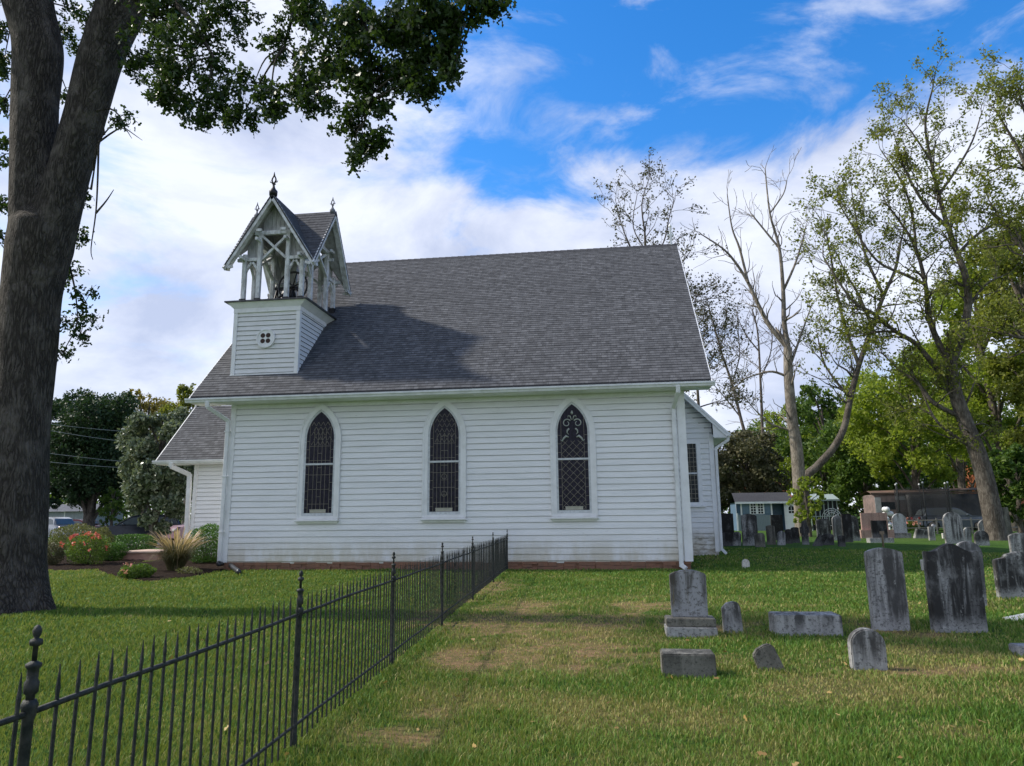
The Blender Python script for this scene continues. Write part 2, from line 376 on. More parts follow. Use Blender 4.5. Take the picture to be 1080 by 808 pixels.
def axis(lo, a, b, hi, fine):
    o = list(np.arange(a, b, fine)); x = b; s = fine
    while x < hi: o.append(x); s = min(s*1.25, 40); x += s
    o.append(hi); x = a; s = fine; l = []
    while x > lo: s = min(s*1.25, 40); x -= s; l.append(max(x, lo))
    return sorted(set(l+o))
gx = axis(-700, -14, 12, 700, .16); gy = axis(-120, 2.4, 30, 1200, .16)
gv = []; gs = []; gd = []
for y in gy:
    near = 2 < y < 31
    for x in gx:
        gv.append((x, y, G(x, y)))
        nn = near and -15 < x < 13
        gs.append(soil(x, y) if nn else 0); gd.append(dry(x, y) if nn else .3+.15*nz(x, y, .1, 1))
nx = len(gx); gf = [(j*nx+i, j*nx+i+1, (j+1)*nx+i+1, (j+1)*nx+i) for j in range(len(gy)-1) for i in range(nx-1)]
me = bpy.data.meshes.new('ground'); me.from_pydata(gv, [], gf); me.polygons.foreach_set('use_smooth', [True]*len(gf))
for nm, arr in (('soil', gs), ('dry', gd)):
    at = me.attributes.new(nm, 'FLOAT', 'POINT'); at.data.foreach_set('value', arr)
ground = bpy.data.objects.new('ground', me); COL.objects.link(ground); ground['kind'] = 'structure'
m, nt_, b, o = newmat('lawn_soil'); t = T(nt_); p = t.wpos()
a1 = t.n('ShaderNodeAttribute', attribute_name='dry').outputs['Fac']; a2 = t.n('ShaderNodeAttribute', attribute_name='soil').outputs['Fac']
c = t.mix(t.mr(t.noise(p, 9, 7, .75), .35, .65), (.024, .055, .010), (.06, .13, .022))
c = t.mix(t.mr(t.noise(p, .6, 5, .6), .35, .65, 0, .5), c, (.07, .14, .022))
c = t.mix(t.mr(a1, .25, .8, 0, .8), c, (.17, .14, .055))
c = t.mix(t.m('MULTIPLY', a2, t.mr(t.noise(p, 7, 7, .75), .38, .60, .25, 1)), c, t.mix(t.noise(p, 12, 6, .7), (.20, .11, .055), (.42, .27, .15)))
t.l(c, b.inputs['Base Color']); b.inputs['Roughness'].default_value = 1; b.inputs['Specular IOR Level'].default_value = .1
t.bump(t.noise(p, 16, 7, .75), 1, .05, b); me.materials.append(m)

def sheet(name, poly, mat, lift=.012, step=.12, mound=0.0, kind='structure'):
    """irregular patch lying on the ground; poly in world xy"""
    P = [Vector((a, b)) for a, b in poly]
    def inside(x, y):
        c_ = False; j = len(P)-1
        for i in range(len(P)):
            if (P[i].y > y) != (P[j].y > y) and x < (P[j].x-P[i].x)*(y-P[i].y)/(P[j].y-P[i].y)+P[i].x: c_ = not c_
            j = i
        return c_
    x0, x1 = min(q.x for q in P), max(q.x for q in P); y0, y1 = min(q.y for q in P), max(q.y for q in P)
    mb = MB(); idx = {}; cells = []
    nxx = int((x1-x0)/step)+2; nyy = int((y1-y0)/step)+2
    for i in range(nxx):
        for j in range(nyy):
            x, y = x0+i*step, y0+j*step
            if inside(x+.15*nz(x, y, 2, 4), y+.15*nz(x, y, 2, 8)): cells.append((i, j))
    cs = set(cells)
    def vid(i, j):
        if (i, j) not in idx:
            x, y = x0+(i-.5)*step, y0+(j-.5)*step
            n4 = sum(((i-a, j-b) in cs) for a in (0, 1) for b in (0, 1))
            z = G(x, y)+(lift+mound*(.6+.6*nz(x, y, 3, 1))+(.02*nz(x, y, 14, 6) if mound else 0) if n4 == 4 else (-.01 if mound else lift))
            idx[(i, j)] = len(mb.v); mb.v.append((x, y, z))
        return idx[(i, j)]
    for i, j in cells: mb.f.append((vid(i, j), vid(i+1, j), vid(i+1, j+1), vid(i, j+1))); mb.sm.append(True)
    o = mb.build(name, mat); o['kind'] = kind; return o, inside
def gp(l): return [tuple(onG(*q)[:2]) for q in l]
bed_poly = gp([(100, 600), (128, 611), (160, 614), (196, 610), (236, 602)])+[(-12.3, 22.9), (-12.5, 26.8), (-16.3, 26.8), (-17.5, 23.8)]
bed, in_bed = sheet('mulch_bed', bed_poly, MAT['mulch'], .02, .1, .05)
bed2_poly = gp([(30, 601), (70, 602), (118, 600)])+[(-17.2, 24.2), (-17.5, 27.5), (-26, 28.0)]
bed2, in_bed2 = sheet('mulch_bed', bed2_poly, MAT['mulch'], .02, .14, .05)
asph = vary('asphalt', (.055, .055, .06), (.04, .04, .042), 3, .9)
sheet('parking_lot', [(-60, 33), (-19.5, 33), (-19.5, 52), (-60, 52)], asph, .004, 1.5)

# grass: blades as one mesh, thick near the viewer and thinning out with distance
def grass():
    n = 520000
    th = rng.uniform(-.86, .86, n); r = 2.6*np.exp(rng.uniform(0, 1, n)*math.log(31/2.6))
    fx, fy = RW[0, 2], RW[1, 2]; base = math.atan2(fx, fy)
    x = r*np.sin(th+base); y = r*np.cos(th+base)
    nxs = len(gx); gxa, gya = np.array(gx), np.array(gy)
    ix = np.clip(np.searchsorted(gxa, x)-1, 0, nxs-2); iy = np.clip(np.searchsorted(gya, y)-1, 0, len(gy)-2)
    tx = (x-gxa[ix])/(gxa[ix+1]-gxa[ix]); ty = (y-gya[iy])/(gya[iy+1]-gya[iy])
    def samp(arr):
        a = np.array(arr).reshape(len(gy), nxs)
        return (a[iy, ix]*(1-tx)+a[iy, ix+1]*tx)*(1-ty)+(a[iy+1, ix]*(1-tx)+a[iy+1, ix+1]*tx)*ty
    z = samp([v[2] for v in gv]); so_ = samp(gs); dr = samp(gd)
    keep = rng.uniform(0, 1, n) > so_*.80
    keep &= ~((x > -12.6) & (x < 2.55) & (y > 22.3)); keep &= ~((x > 2.4) & (x < 4.1) & (y > 26.95)); keep &= ((x+11.4)**2+(y-12.3)**2 > .62)
    inb = (x < -11) & (y > 19)
    for k in np.nonzero(inb & keep)[0]:
        if in_bed(x[k], y[k]) or in_bed2(x[k], y[k]): keep[k] = False
    x, y, z, so_, dr, r = (q[keep] for q in (x, y, z, so_, dr, r)); n = len(x)
    clump = np.sin(x*3.1+np.sin(y*2.3))*np.cos(y*2.7+np.sin(x*1.9))
    h = (.040+.022*clump+rng.uniform(0, .03, n))*(1-.45*dr)*(1-.5*so_); h = np.maximum(h, .012)
    wd = .0021*np.maximum(1, r/3.2)*rng.uniform(.7, 1.3, n); a = rng.uniform(0, 2*PI, n); ln = rng.uniform(.1, .9, n)*h; la = rng.uniform(0, 2*PI, n)
    V = np.empty((n, 5, 3)); dx, dy = np.cos(a)*wd, np.sin(a)*wd; lx, ly = np.cos(la)*ln, np.sin(la)*ln
    V[:, 0] = np.stack([x-dx, y-dy, z-.005], 1); V[:, 1] = np.stack([x+dx, y+dy, z-.005], 1)
    V[:, 2] = np.stack([x+lx*.3+dx*.8, y+ly*.3+dy*.8, z+h*.6], 1); V[:, 3] = np.stack([x+lx*.3-dx*.8, y+ly*.3-dy*.8, z+h*.6], 1); V[:, 4] = np.stack([x+lx, y+ly, z+h], 1)
    me = bpy.data.meshes.new('grass'); me.vertices.add(n*5); me.vertices.foreach_set('co', V.ravel())
    me.loops.add(n*7); me.polygons.add(n*2); b5 = np.arange(n)[:, None]*5
    me.loops.foreach_set('vertex_index', (b5+np.array([[0, 1, 2, 3, 3, 2, 4]])).ravel())
    ls = np.empty((n, 2), int); ls[:, 0] = np.arange(n)*7; ls[:, 1] = ls[:, 0]+4
    me.polygons.foreach_set('loop_start', ls.ravel()); me.polygons.foreach_set('loop_total', np.tile([4, 3], n))
    me.update(calc_edges=True)
    v = np.clip(rng.normal(.30, .14, n)+dr*.50+so_*.5, 0, 1)
    v = np.where(rng.uniform(0, 1, n) < .06+.25*dr, np.clip(v+.4, 0, 1), v)
    at = me.attributes.new('v', 'FLOAT', 'POINT'); at.data.foreach_set('value', np.repeat(v, 5))
    o = bpy.data.objects.new('grass', me); COL.objects.link(o); me.materials.append(leaf_mat('grass_blades', (.026, .092, .010), (.10, .21, .022), (.37, .31, .12), .25, .6))
    tag(o, 'short mown green grass with straw coloured dry patches', 'grass', kind='stuff')
grass()

# ------------------------------------------------------------------ the church
church = empty('church_building', (-5.0, 28.92, 0.05), 0, 'white clapboard country church with grey shingle roof and open bell tower', 'church')
CB = Vector(church.location)
def part(mb, name, mat, parent=None, bevel=0, fn=False):
    """a mesh written in world coordinates, parented to the church (or to one of its parts)"""
    par = parent or church
    o = mb.build(name, mat, None, bevel)
    if fn: fix_normals(o)
    o.parent = par; o.matrix_parent_inverse = Matrix.Translation(-CB)
    return o
def sub(mb, name, mat, par, bevel=0):
    o = mb.build(name, mat, None, bevel); o.parent = par; return o
def boards(mb, org, d, n, z0, z1, exp, rng_f, proud=.026, seg=.55, seed=0):
    """lapped clapboards on a vertical plane; rng_f(z) gives the start and end of a row along d"""
    org = Vector(org); d = Vector(d); n = Vector(n); rr = random.Random(seed); rows = max(1, round((z1-z0)/exp)); e_ = (z1-z0)/rows
    for k in range(rows):
        za, zb = z0+k*e_, z0+(k+1)*e_; s0, s1 = rng_f((za+zb)/2)
        if s1-s0 < .03: continue
        m_ = max(1, int((s1-s0)/seg)); amp = .006 if seed else .009
        vs = []; fs = []
        ph = rr.uniform(0, 50)
        for i in range(m_+1):
            s = s0+(s1-s0)*i/m_; jz = amp*noise.noise(Vector((s*.7+ph, k*3.1, seed))); jo = .007*noise.noise(Vector((s*1.1, k*2.3+ph, 5+seed)))
            jg = .010*noise.noise(Vector((s*.9+ph, k*1.7, 9))); o0 = proud+max(-.01, jo); p = org+d*s
            vs += [p+n*(-.012)+Vector((0, 0, za+jz+.024)), p+n*o0+Vector((0, 0, za+jz+.022+jg)), p+n*.004+Vector((0, 0, zb+.0))]
        for i in range(m_):
            a_ = i*3; b_ = a_+3; fs += [(a_+1, b_+1, b_+2, a_+2), (a_, b_, b_+1, a_+1)]
        if (d.cross(Vector((0, 0, 1)))).dot(n) < 0: fs = [tuple(reversed(f)) for f in fs]
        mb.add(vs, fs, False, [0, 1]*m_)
D = 22.416; XL, XR = -12.47, 2.44; YC = 28.92; YB = 2*YC-D; EZ = 5.46
wl = MB()
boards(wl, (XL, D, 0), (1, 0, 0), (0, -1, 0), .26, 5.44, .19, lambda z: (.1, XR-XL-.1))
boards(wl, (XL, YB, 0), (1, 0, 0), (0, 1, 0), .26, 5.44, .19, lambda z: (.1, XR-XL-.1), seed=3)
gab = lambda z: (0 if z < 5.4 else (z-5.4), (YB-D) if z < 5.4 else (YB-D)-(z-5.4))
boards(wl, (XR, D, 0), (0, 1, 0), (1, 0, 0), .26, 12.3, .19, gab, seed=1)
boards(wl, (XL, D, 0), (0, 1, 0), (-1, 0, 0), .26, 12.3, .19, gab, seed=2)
wl.box(XL+.01, XR-.01, D+.01, YB-.01, .2, 5.40)
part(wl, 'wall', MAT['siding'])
fd = MB(); rr = random.Random(4)
x = XL+.02
while x < XR-.05:                                    # rubble stones of the foundation
    z = -.15
    while z < .235:
        h = rr.uniform(.09, .16); wd_ = rr.uniform(.22, .55); z2 = min(z+h, .245)
        if z2-z > .03: fd.box(x+.006, min(x+wd_, XR-.02), D-.008-rr.uniform(0, .02), D+.1, z+.006, z2)
        z = z2+.0
    x += wd_
fd.box(XL+.03, XR-.03, D+.02, YB-.02, -.2, .25)
part(fd, 'foundation', MAT['brickred'], bevel=.006, fn=True)
tr = MB()
for X0, X1 in ((XL, XL+.13), (XR-.2, XR+.0)):
    tr.box(X0, X1, D-.045, D-.0, .24, 5.42)
tr.box(XR+.0, XR+.045, D-.045, D+.14, .24, 5.42); tr.box(XL-.045, XL-.0, D-.045, D+.12, .24, 5.42)
tr.box(XL-.045, XR+.045, D-.03, D, 5.30, 5.42)
part(tr, 'corner_board', MAT['trim'])
# roof with stepped shingle courses
def courses(mb, e0, e1, r0, r1, n_, th=.011, uvs=None, row=.145):
    """shingle courses between the eaves line e0-e1 and the ridge line r0-r1"""
    e0, e1, r0, r1 = map(Vector, (e0, e1, r0, r1)); n_ = Vector(n_).normalized(); Ls = (((r0+r1)/2)-((e0+e1)/2)).length; k = max(1, round(Ls/row))
    ax = (e1-e0).normalized(); up = ((r0+r1)/2-(e0+e1)/2); up = (up-ax*up.dot(ax)).normalized()
    for i in range(k):
        a0, a1 = e0.lerp(r0, i/k), e1.lerp(r1, i/k); b0, b1 = e0.lerp(r0, (i+1)/k), e1.lerp(r1, (i+1)/k)
        m_ = max(1, int((a1-a0).length/1.2)); base = len(mb.v); vs = []; uu = []
        for j in range(m_+1):
            wob = n_*(.006*noise.noise(Vector((j*.9, i*.7, e0.y))))
            p = a0.lerp(a1, j/m_)+wob; q = b0.lerp(b1, j/m_)+wob
            vs += [p, p+n_*th, q+n_*.001]
            for w_ in (p, p, q): uu.append(((w_-e0).dot(ax), i*row+(0 if w_ is p else row*.999)))
        fs = []
        for j in range(m_): a_ = j*3; b_ = a_+3; fs += [(a_+1, b_+1, b_+2, a_+2), (a_, b_, b_+1, a_+1)]
        mb.add(vs, fs); uvs += uu
def uvify(o, uvs):
    l = o.data.uv_layers.new(name='UVMap'); 
    for lp in o.data.loops: l.data[lp.index].uv = uvs[lp.vertex_index] if lp.vertex_index < len(uvs) else (0, 0)
RX0, RX1 = -13.67, 3.245; ye, ze = 21.79, 5.655; zr = ze+(YC-ye)
rf = MB(); uvs = []
n1 = (0, -1, 1); n2 = (0, 1, 1)
courses(rf, (RX0, ye, ze), (RX1, ye, ze), (RX0, YC, zr), (RX1, YC, zr), n1, uvs=uvs)
courses(rf, (RX1, 2*YC-ye, ze), (RX0, 2*YC-ye, ze), (RX1, YC, zr), (RX0, YC, zr), n2, uvs=uvs)
k0 = len(rf.v)
for sg in (1, -1):                                   # deck slabs under the shingles
    y0_ = ye if sg == 1 else 2*YC-ye
    P = [(y0_, ze-.004), (YC, zr-.004), (YC, zr-.16), (y0_, ze-.16)]
    vs = [(X, a_, b_) for X in (RX0+.004, RX1-.004) for a_, b_ in P]
    rf.add(vs, [(0, 1, 2, 3), (7, 6, 5, 4), (0, 4, 5, 1), (1, 5, 6, 2), (2, 6, 7, 3), (3, 7, 4, 0)])
x = RX0
while x < RX1-.1:                                    # ridge caps
    x2 = min(x+.3, RX1+.01); rf.add([(x, YC-.14, zr-.12), (x, YC, zr+.03), (x, YC+.14, zr-.12), (x2, YC-.14, zr-.13), (x2, YC, zr+.015), (x2, YC+.14, zr-.13)], [(0, 3, 4, 1), (1, 4, 5, 2)]); x += .28
roof = part(rf, 'roof', MAT['shingle']); uvify(roof, uvs)
bb = MB()
for X0 in (RX0-.03, RX1-.005):                       # barge boards on the gable ends
    for sg in (-1, 1):
        bb.bar((X0+.018, YC+sg*(YC-ye), ze-.14), (X0+.018, YC, zr-.14), .035, .20, up=(0, 0, 1))
for X0, X1 in ((RX0, XL), (XR, RX1)):                # sloped soffits
    for sg in (-1, 1):
        vs = [(X0, YC+sg*(YC-ye), ze-.17), (X1, YC+sg*(YC-ye), ze-.17), (X1, YC, zr-.17), (X0, YC, zr-.17)]; bb.add(vs, [(0, 1, 2, 3)])
bb.box(RX0, RX1, ye+.02, D-.03, 5.425, 5.45); bb.box(RX0, RX1, 2*YC-D+.03, 2*YC-ye-.02, 5.425, 5.45)
bb.box(RX0, RX1, ye, ye+.02, 5.42, 5.60)
part(bb, 'fascia', MAT['trim'])
def gutter(x0, x1, y, z, s=1, w_=.12, h=.14, name='gutter'):
    mb = MB(); prof = [(0, 0), (-w_*.65, 0), (-w_*.8, h*.45), (-w_, h*.6), (-w_, h), (-w_+.008, h), (-w_+.01, h*.62), (-w_*.74, h*.47), (-w_*.6, .01), (-.01, .01), (-.008, h*1.05), (0, h*1.05)]
    n = len(prof); vs = [(X, y+s*a_, z+b_) for X in (x0, x1) for a_, b_ in prof]
    mb.add(vs, [(i, (i+1) % n, n+(i+1) % n, n+i) for i in range(n)]+[tuple(range(n-1, -1, -1)), tuple(range(n, 2*n))])
    return part(mb, name, MAT['alu'], fn=True)
gutter(RX0-.13, RX1+.1, ye-.005, 5.44)
gutter(RX0-.13, RX1+.1, 2*YC-ye+.005, 5.44, -1)
def spout(pts, w_=.13, d_=.09):
    mb = MB()
    for a_, b_ in zip(pts, pts[1:]):
        a_, b_ = Vector(a_), Vector(b_); dd = (b_-a_).normalized()*.02
        mb.bar(a_-dd, b_+dd, w_, d_, up=(0, 1, 0))
    return part(mb, 'downspout', MAT['alu'], bevel=.012, fn=True)
s1 = spout([(-13.02, 21.72, 5.46), (-13.0, 21.74, 5.28), (-12.56, 22.30, 4.88), (-12.56, 22.31, .16)])
s2 = spout([(2.24, 21.72, 5.46), (2.24, 21.75, 5.28), (2.12, 22.28, 4.86), (2.12, 22.29, .10)])
s2b = spout([(2.12, 22.29, .14), (2.22, 22.15, .06)])
br_ = MB()
for sx in (-12.56, 2.12):
    for z in (1.2, 3.0, 4.5): br_ = MB(); br_.box(sx-.085, sx+.085, 22.24, 22.385, z, z+.03); part(br_, 'downspout_strap', MAT['alu'])
pp = MB(); pts = [Vector((-12.56, 22.28, .24)), Vector((-12.46, 22.1, .21)), onG(240, 600)+Vector((0, 0, .19)), onG(246, 603)+Vector((0, 0, .12)), onG(252, 607)+Vector((0, 0, .10))]
pts2 = []
for a_, b_ in zip(pts, pts[1:]):
    for k in range(8): pts2.append(a_.lerp(b_, k/8))
pts2.append(pts[-1]); pp.tube(pts2, [.068+.008*(i % 2) for i in range(len(pts2))], 10)
part(pp, 'drain_pipe', MAT['blackpipe'])

# pointed-arch windows
def arch_z(u, w_, zs, rise):
    r = (rise*rise+w_*w_)/(2*w_); return zs+math.sqrt(max(0, r*r-(abs(u)+r-w_)**2))
def arch_loop(c, w_, z0, zs, rise, n=12):
    us = [w_*math.cos(PI/2*i/n) for i in range(n+1)]
    pts = [(c-w_, z0), (c+w_, z0)]+[(c+u, arch_z(u, w_, zs, rise)) for u in us]+[(c-u, arch_z(u, w_, zs, rise)) for u in reversed(us[:-1])]
    return pts
def arch_window(c, kind):
    zb = 1.66; y = D-.028
    f = MB(); out = arch_loop(c, .68, zb-.08, 4.22, 1.13); inn = arch_loop(c, .535, zb+.04, 4.22, .97); f.ring(out, inn, y-.045, y+.03)
    out2 = arch_loop(c, .715, zb-.05, 4.22, 1.17); f.ring(out2, arch_loop(c, .665, zb-.05+.02, 4.22, 1.115), y-.062, y-.0)
    win = part(f, 'window', MAT['trim'], fn=True)
    g_ = MB(); g_.prism(arch_loop(c, .54, zb+.02, 4.22, .975), y-.004, y+.02); sub(g_, 'glass', MAT['glass'], win)
    s = MB(); s.ring(arch_loop(c, .537, zb+.042, 4.22, .972), arch_loop(c, .472, zb+.13, 4.22, .885), y-.022, y+.0)
    s.box(c-.475, c+.475, y-.030, y-.005, 3.34, 3.40); fix_normals(sub(s, 'sash', MAT['sash'], win))
    si = MB(); si.box(c-.74, c+.74, y-.13, y+.02, zb-.135, zb-.082); si.box(c-.68, c+.68, y-.055, y+.02, zb-.2, zb-.137); sub(si, 'sill', MAT['trim'], win, bevel=.006)
    v = MB(); v.box(c-.27, c+.27, y-.02, y-.006, zb+.14, zb+.24); v.box(c-.28, c+.28, y-.028, y-.021, zb+.23, zb+.25); sub(v, 'vent_panel', MAT['vent'], win)
    ld_ = MB(); ya, yb_ = y-.013, y-.006; tw = .0075; W = .47; zt = lambda u: arch_z(u, .472, 4.22, .885)
    def line(p, q): ld_.bar((c+p[0], (ya+yb_)/2, p[1]), (c+q[0], (ya+yb_)/2, q[1]), tw, .006, up=(0, 1, 0))
    for u in (-.36, .36): line((u, zb+.14), (u, zt(u)))
    for u in (-.36, .36):
        z = zb+.3
        while z < zt(.46)-.02: line((u, z), (math.copysign(.47, u), z)); z += .27
    if kind == 2:
        k = .155; h = .235
        for sg in (-1, 1):
            q = -12
            while q < 24:
                pts_ = []
                for i in range(60):
                    u = -.36+.72*i/59; z = zb+.1+q*h+sg*(u)*h/k*.5*1.3
                    if zb+.13 < z < 3.95 and z < zt(u): pts_.append((u, z))
                if len(pts_) > 1: line(pts_[0], pts_[-1])
                q += 1
    else:
        us = (-.24, -.12, 0, .12, .24) if kind == 1 else (-.2, -.07, .07, .2)
        for u in us: line((u, zb+.14), (u, min(zt(u), 4.55 if kind == 0 else 4.3)))
        z = zb+.42; i = 0
        while z < 4.3:
            line((-.36, z), (.36, z)) if i % 2 == 0 else line((us[1], z), (us[-2], z)); z += .235; i += 1
        for z in ((2.35, 2.9) if kind == 1 else ()):   # small rosettes
            for a_ in range(8): line((.085*math.cos(a_*PI/4), z+.085*math.sin(a_*PI/4)), (.085*math.cos((a_+1)*PI/4), z+.085*math.sin((a_+1)*PI/4)))
        rr = random.Random(kind)
        for k_ in range(5 if kind == 0 else 7):        # fish-scale arcs in the arch head
            for u0 in (-.24, -.08, .08, .24):
                z = 4.0+k_*.16; u1 = u0+(.08 if k_ % 2 else 0)
                if z+.13 < zt(u1) and abs(u1) < .34: line((u1-.07, z), (u1, z+.12)); line((u1, z+.12), (u1+.07, z))
    sub(ld_, 'lead_line', MAT['lead'], win)
    if kind == 2:
        sc = MB(); pale = MAT['pale_glass']
        def curve(pts_, r): sc.tube([(c+a_, y-.016, b_) for a_, b_ in pts_], r, 5)
        for sg in (-1, 1):
            pts_ = []
            for i in range(26):
                a_ = i/25*2.2*PI; r_ = .135-.085*i/25; pts_.append((sg*(.17-r_*math.cos(a_+.6)*1.0), 4.50+r_*math.sin(a_+.6)))
            curve(pts_, [.022-.012*i/25 for i in range(26)])
            curve([(sg*.10, 4.33), (sg*.16, 4.27), (sg*.17, 4.2), (sg*.12, 4.14)], [.03, .026, .018, .008])
            curve([(sg*.12, 4.05), (sg*.2, 4.09), (sg*.28, 4.02), (sg*.33, 3.93), (sg*.38, 3.98)], [.018, .04, .03, .022, .008])
            curve([(sg*.02, 4.6), (sg*.06, 4.72), (sg*.12, 4.74), (sg*.13, 4.68)], [.012, .02, .018, .01])
        curve([(0, 4.78), (0, 4.84), (0, 4.9)], [.03, .045, .01])
        sub(sc, 'scroll_pattern', pale, win)
    return win
MAT['pale_glass'] = flat('pale_glass', (.42, .45, .42), .4)
for c_, k_ in ((-9.32, 0), (-5.14, 1), (-1.02, 2)): arch_window(c_, k_)

# east lean-to
ax0, ax1, ay0, ay1 = XR+.026, 3.92, 27.0, 30.84
aw = MB(); top = lambda z: (0, min(ax1-ax0, max(0, 6.52-z)))
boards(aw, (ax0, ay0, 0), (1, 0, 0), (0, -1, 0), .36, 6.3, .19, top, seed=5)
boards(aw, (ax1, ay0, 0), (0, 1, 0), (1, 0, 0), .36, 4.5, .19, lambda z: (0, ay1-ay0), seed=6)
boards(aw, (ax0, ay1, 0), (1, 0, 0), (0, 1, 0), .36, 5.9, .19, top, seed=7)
aw.box(ax0, ax1-.005, ay0+.005, ay1-.005, .1, 4.4)
aw.prism([(ax0, 4.4), (ax1-.005, 4.4), (ax1-.005, 4.5), (ax0, 5.97)], ay0+.005, ay1-.005)
part(aw, 'wall', MAT['siding_annex'])
at_ = MB(); at_.box(ax1-.13, ax1+.035, ay0-.045, ay0, .3, 4.52); at_.box(ax1, ax1+.04, ay0, ay0+.13, .3, 4.52); part(at_, 'corner_board', MAT['trim'])
ar = MB(); au = []
e_y0, e_y1 = ay0-.32, ay1+.32
courses(ar, (4.42, e_y1, 4.60), (4.42, e_y0, 4.60), (XR+.02, e_y1, 6.56), (XR+.02, e_y0, 6.56), (1, 0, 1), uvs=au)
fixv = len(ar.v)
P = [(4.42, 4.595), (XR+.02, 6.555), (XR+.02, 6.45), (4.42, 4.49)]
vs = [(a_, Y, b_) for Y in (e_y0+.004, e_y1-.004) for a_, b_ in P]; ar.add(vs, [(0, 1, 2, 3), (7, 6, 5, 4), (0, 4, 5, 1), (1, 5, 6, 2), (2, 6, 7, 3), (3, 7, 4, 0)])
aro = part(ar, 'roof', MAT['shingle']); uvify(aro, au)
af = MB()
for Y in (e_y0-.015, e_y1+.015):
    af.bar((4.46, Y, 4.46), (XR+.03, Y, 6.47), .035, .17); af.bar((4.44, Y+(-.02 if Y < 28 else .02), 4.54), (XR+.03, Y+(-.02 if Y < 28 else .02), 6.53), .03, .06)
af.box(4.40, 4.43, e_y0, e_y1, 4.38, 4.58); af.box(ax1+.04, 4.40, e_y0, e_y1, 4.37, 4.395); af.prism([(ax1, 4.39), (4.43, 4.39), (4.43, 4.5), (ax1+.0, 4.98)], e_y0-.0, e_y0+.03)
part(af, 'fascia', MAT['trim'], fn=True)
wf = MB(); wc = 3.13
wf.ring([(wc-.33, 1.95), (wc+.33, 1.95), (wc+.33, 4.33), (wc-.33, 4.33)], [(wc-.2, 2.06), (wc+.2, 2.06), (wc+.2, 4.2), (wc-.2, 4.2)], ay0-.075, ay0-.0)
aw_ = part(wf, 'window', MAT['trim'], fn=True)
g_ = MB(); g_.box(wc-.21, wc+.21, ay0-.04, ay0-.01, 2.05, 4.21); sub(g_, 'glass', MAT['glass_plain'], aw_)
g_ = MB(); g_.box(wc-.2, wc+.2, ay0-.058, ay0-.043, 3.08, 3.14)
for u in (-.19, .185): g_.box(wc+u-.012, wc+u+.018, ay0-.056, ay0-.044, 2.06, 4.2)
sub(g_, 'sash', MAT['sash'], aw_)
g_ = MB()
for u in (-.07, .07): g_.box(wc+u-.006, wc+u+.006, ay0-.05, ay0-.043, 2.06, 4.2)
for i in range(12): g_.box(wc-.2, wc+.2, ay0-.05, ay0-.043, 2.2+i*.165, 2.212+i*.165)
sub(g_, 'lead_line', MAT['lead'], aw_)
g_ = MB(); g_.box(wc-.4, wc+.42, ay0-.14, ay0-.02, 1.89, 1.945); sub(g_, 'sill', MAT['trim'], aw_, bevel=.005)
# lean-to gutter (runs along y) and spout
mb = MB(); mb.box(4.43, 4.54, e_y0+.02, e_y1-.02, 4.42, 4.55); part(mb, 'gutter', MAT['alu'], bevel=.015)
spout([(4.48, 26.9, 4.44), (4.47, 26.9, 4.30), (4.02, 26.93, 4.02), (4.0, 26.94, .35)], .1, .08); spout([(4.0, 26.94, .40), (4.14, 26.86, .24)], .1, .08)

# west porch
nx0, nx1, ny0, ny1 = -16.48, XL-.046, 27.0, 30.84
pw = MB()
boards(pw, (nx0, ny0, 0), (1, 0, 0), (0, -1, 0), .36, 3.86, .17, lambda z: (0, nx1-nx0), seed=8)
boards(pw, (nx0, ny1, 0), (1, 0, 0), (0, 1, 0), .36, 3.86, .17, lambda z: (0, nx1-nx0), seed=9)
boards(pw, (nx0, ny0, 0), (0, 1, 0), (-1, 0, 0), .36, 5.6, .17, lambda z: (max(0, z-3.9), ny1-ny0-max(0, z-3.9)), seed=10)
pw.box(nx0+.01, nx1, ny0+.01, ny1-.01, .1, 3.86)
part(pw, 'wall', MAT['siding'])
mb = MB(); mb.box(nx0-.03, nx0+.12, ny0-.045, ny0, .3, 3.86); part(mb, 'corner_board', MAT['trim'])
pr = MB(); pu = []; pye, pze = 26.42, 3.98; pzr = pze+(YC-pye)*1.02
courses(pr, (-17.83, pye, pze), (nx1, pye, pze), (-17.83, YC, pzr), (nx1, YC, pzr), n1, uvs=pu)
courses(pr, (nx1, 2*YC-pye, pze), (-17.83, 2*YC-pye, pze), (nx1, YC, pzr), (-17.83, YC, pzr), n2, uvs=pu)
for sg in (1, -1):
    y0_ = pye if sg == 1 else 2*YC-pye; P = [(y0_, pze-.004), (YC, pzr-.004), (YC, pzr-.14), (y0_, pze-.14)]
    vs = [(X, a_, b_) for X in (-17.826, nx1-.004) for a_, b_ in P]; pr.add(vs, [(0, 1, 2, 3), (7, 6, 5, 4), (0, 4, 5, 1), (1, 5, 6, 2), (2, 6, 7, 3), (3, 7, 4, 0)])
po = part(pr, 'roof', MAT['shingle']); uvify(po, pu)
mb = MB()
for sg in (-1, 1): mb.bar((-17.85, YC+sg*(YC-pye), pze-.12), (-17.85, YC, pzr-.1), .035, .17)
mb.box(-17.83, nx1, pye+.02, ny0-.03, 3.80, 3.82); mb.box(-17.83, nx1, pye, pye+.02, 3.80, 3.93)
mb.tube([(-17.86, YC, pzr-.1), (-17.86, YC, pzr+.22)], [.05, .02], 6)
part(mb, 'fascia', MAT['trim'])
gutter(-17.95, nx1, pye-.005, 3.84, 1, .11, .12)
spout([(-17.15, 26.36, 3.85), (-17.15, 26.38, 3.72), (-16.66, 26.9, 3.42), (-16.6, 26.92, .3)], .17, .12)

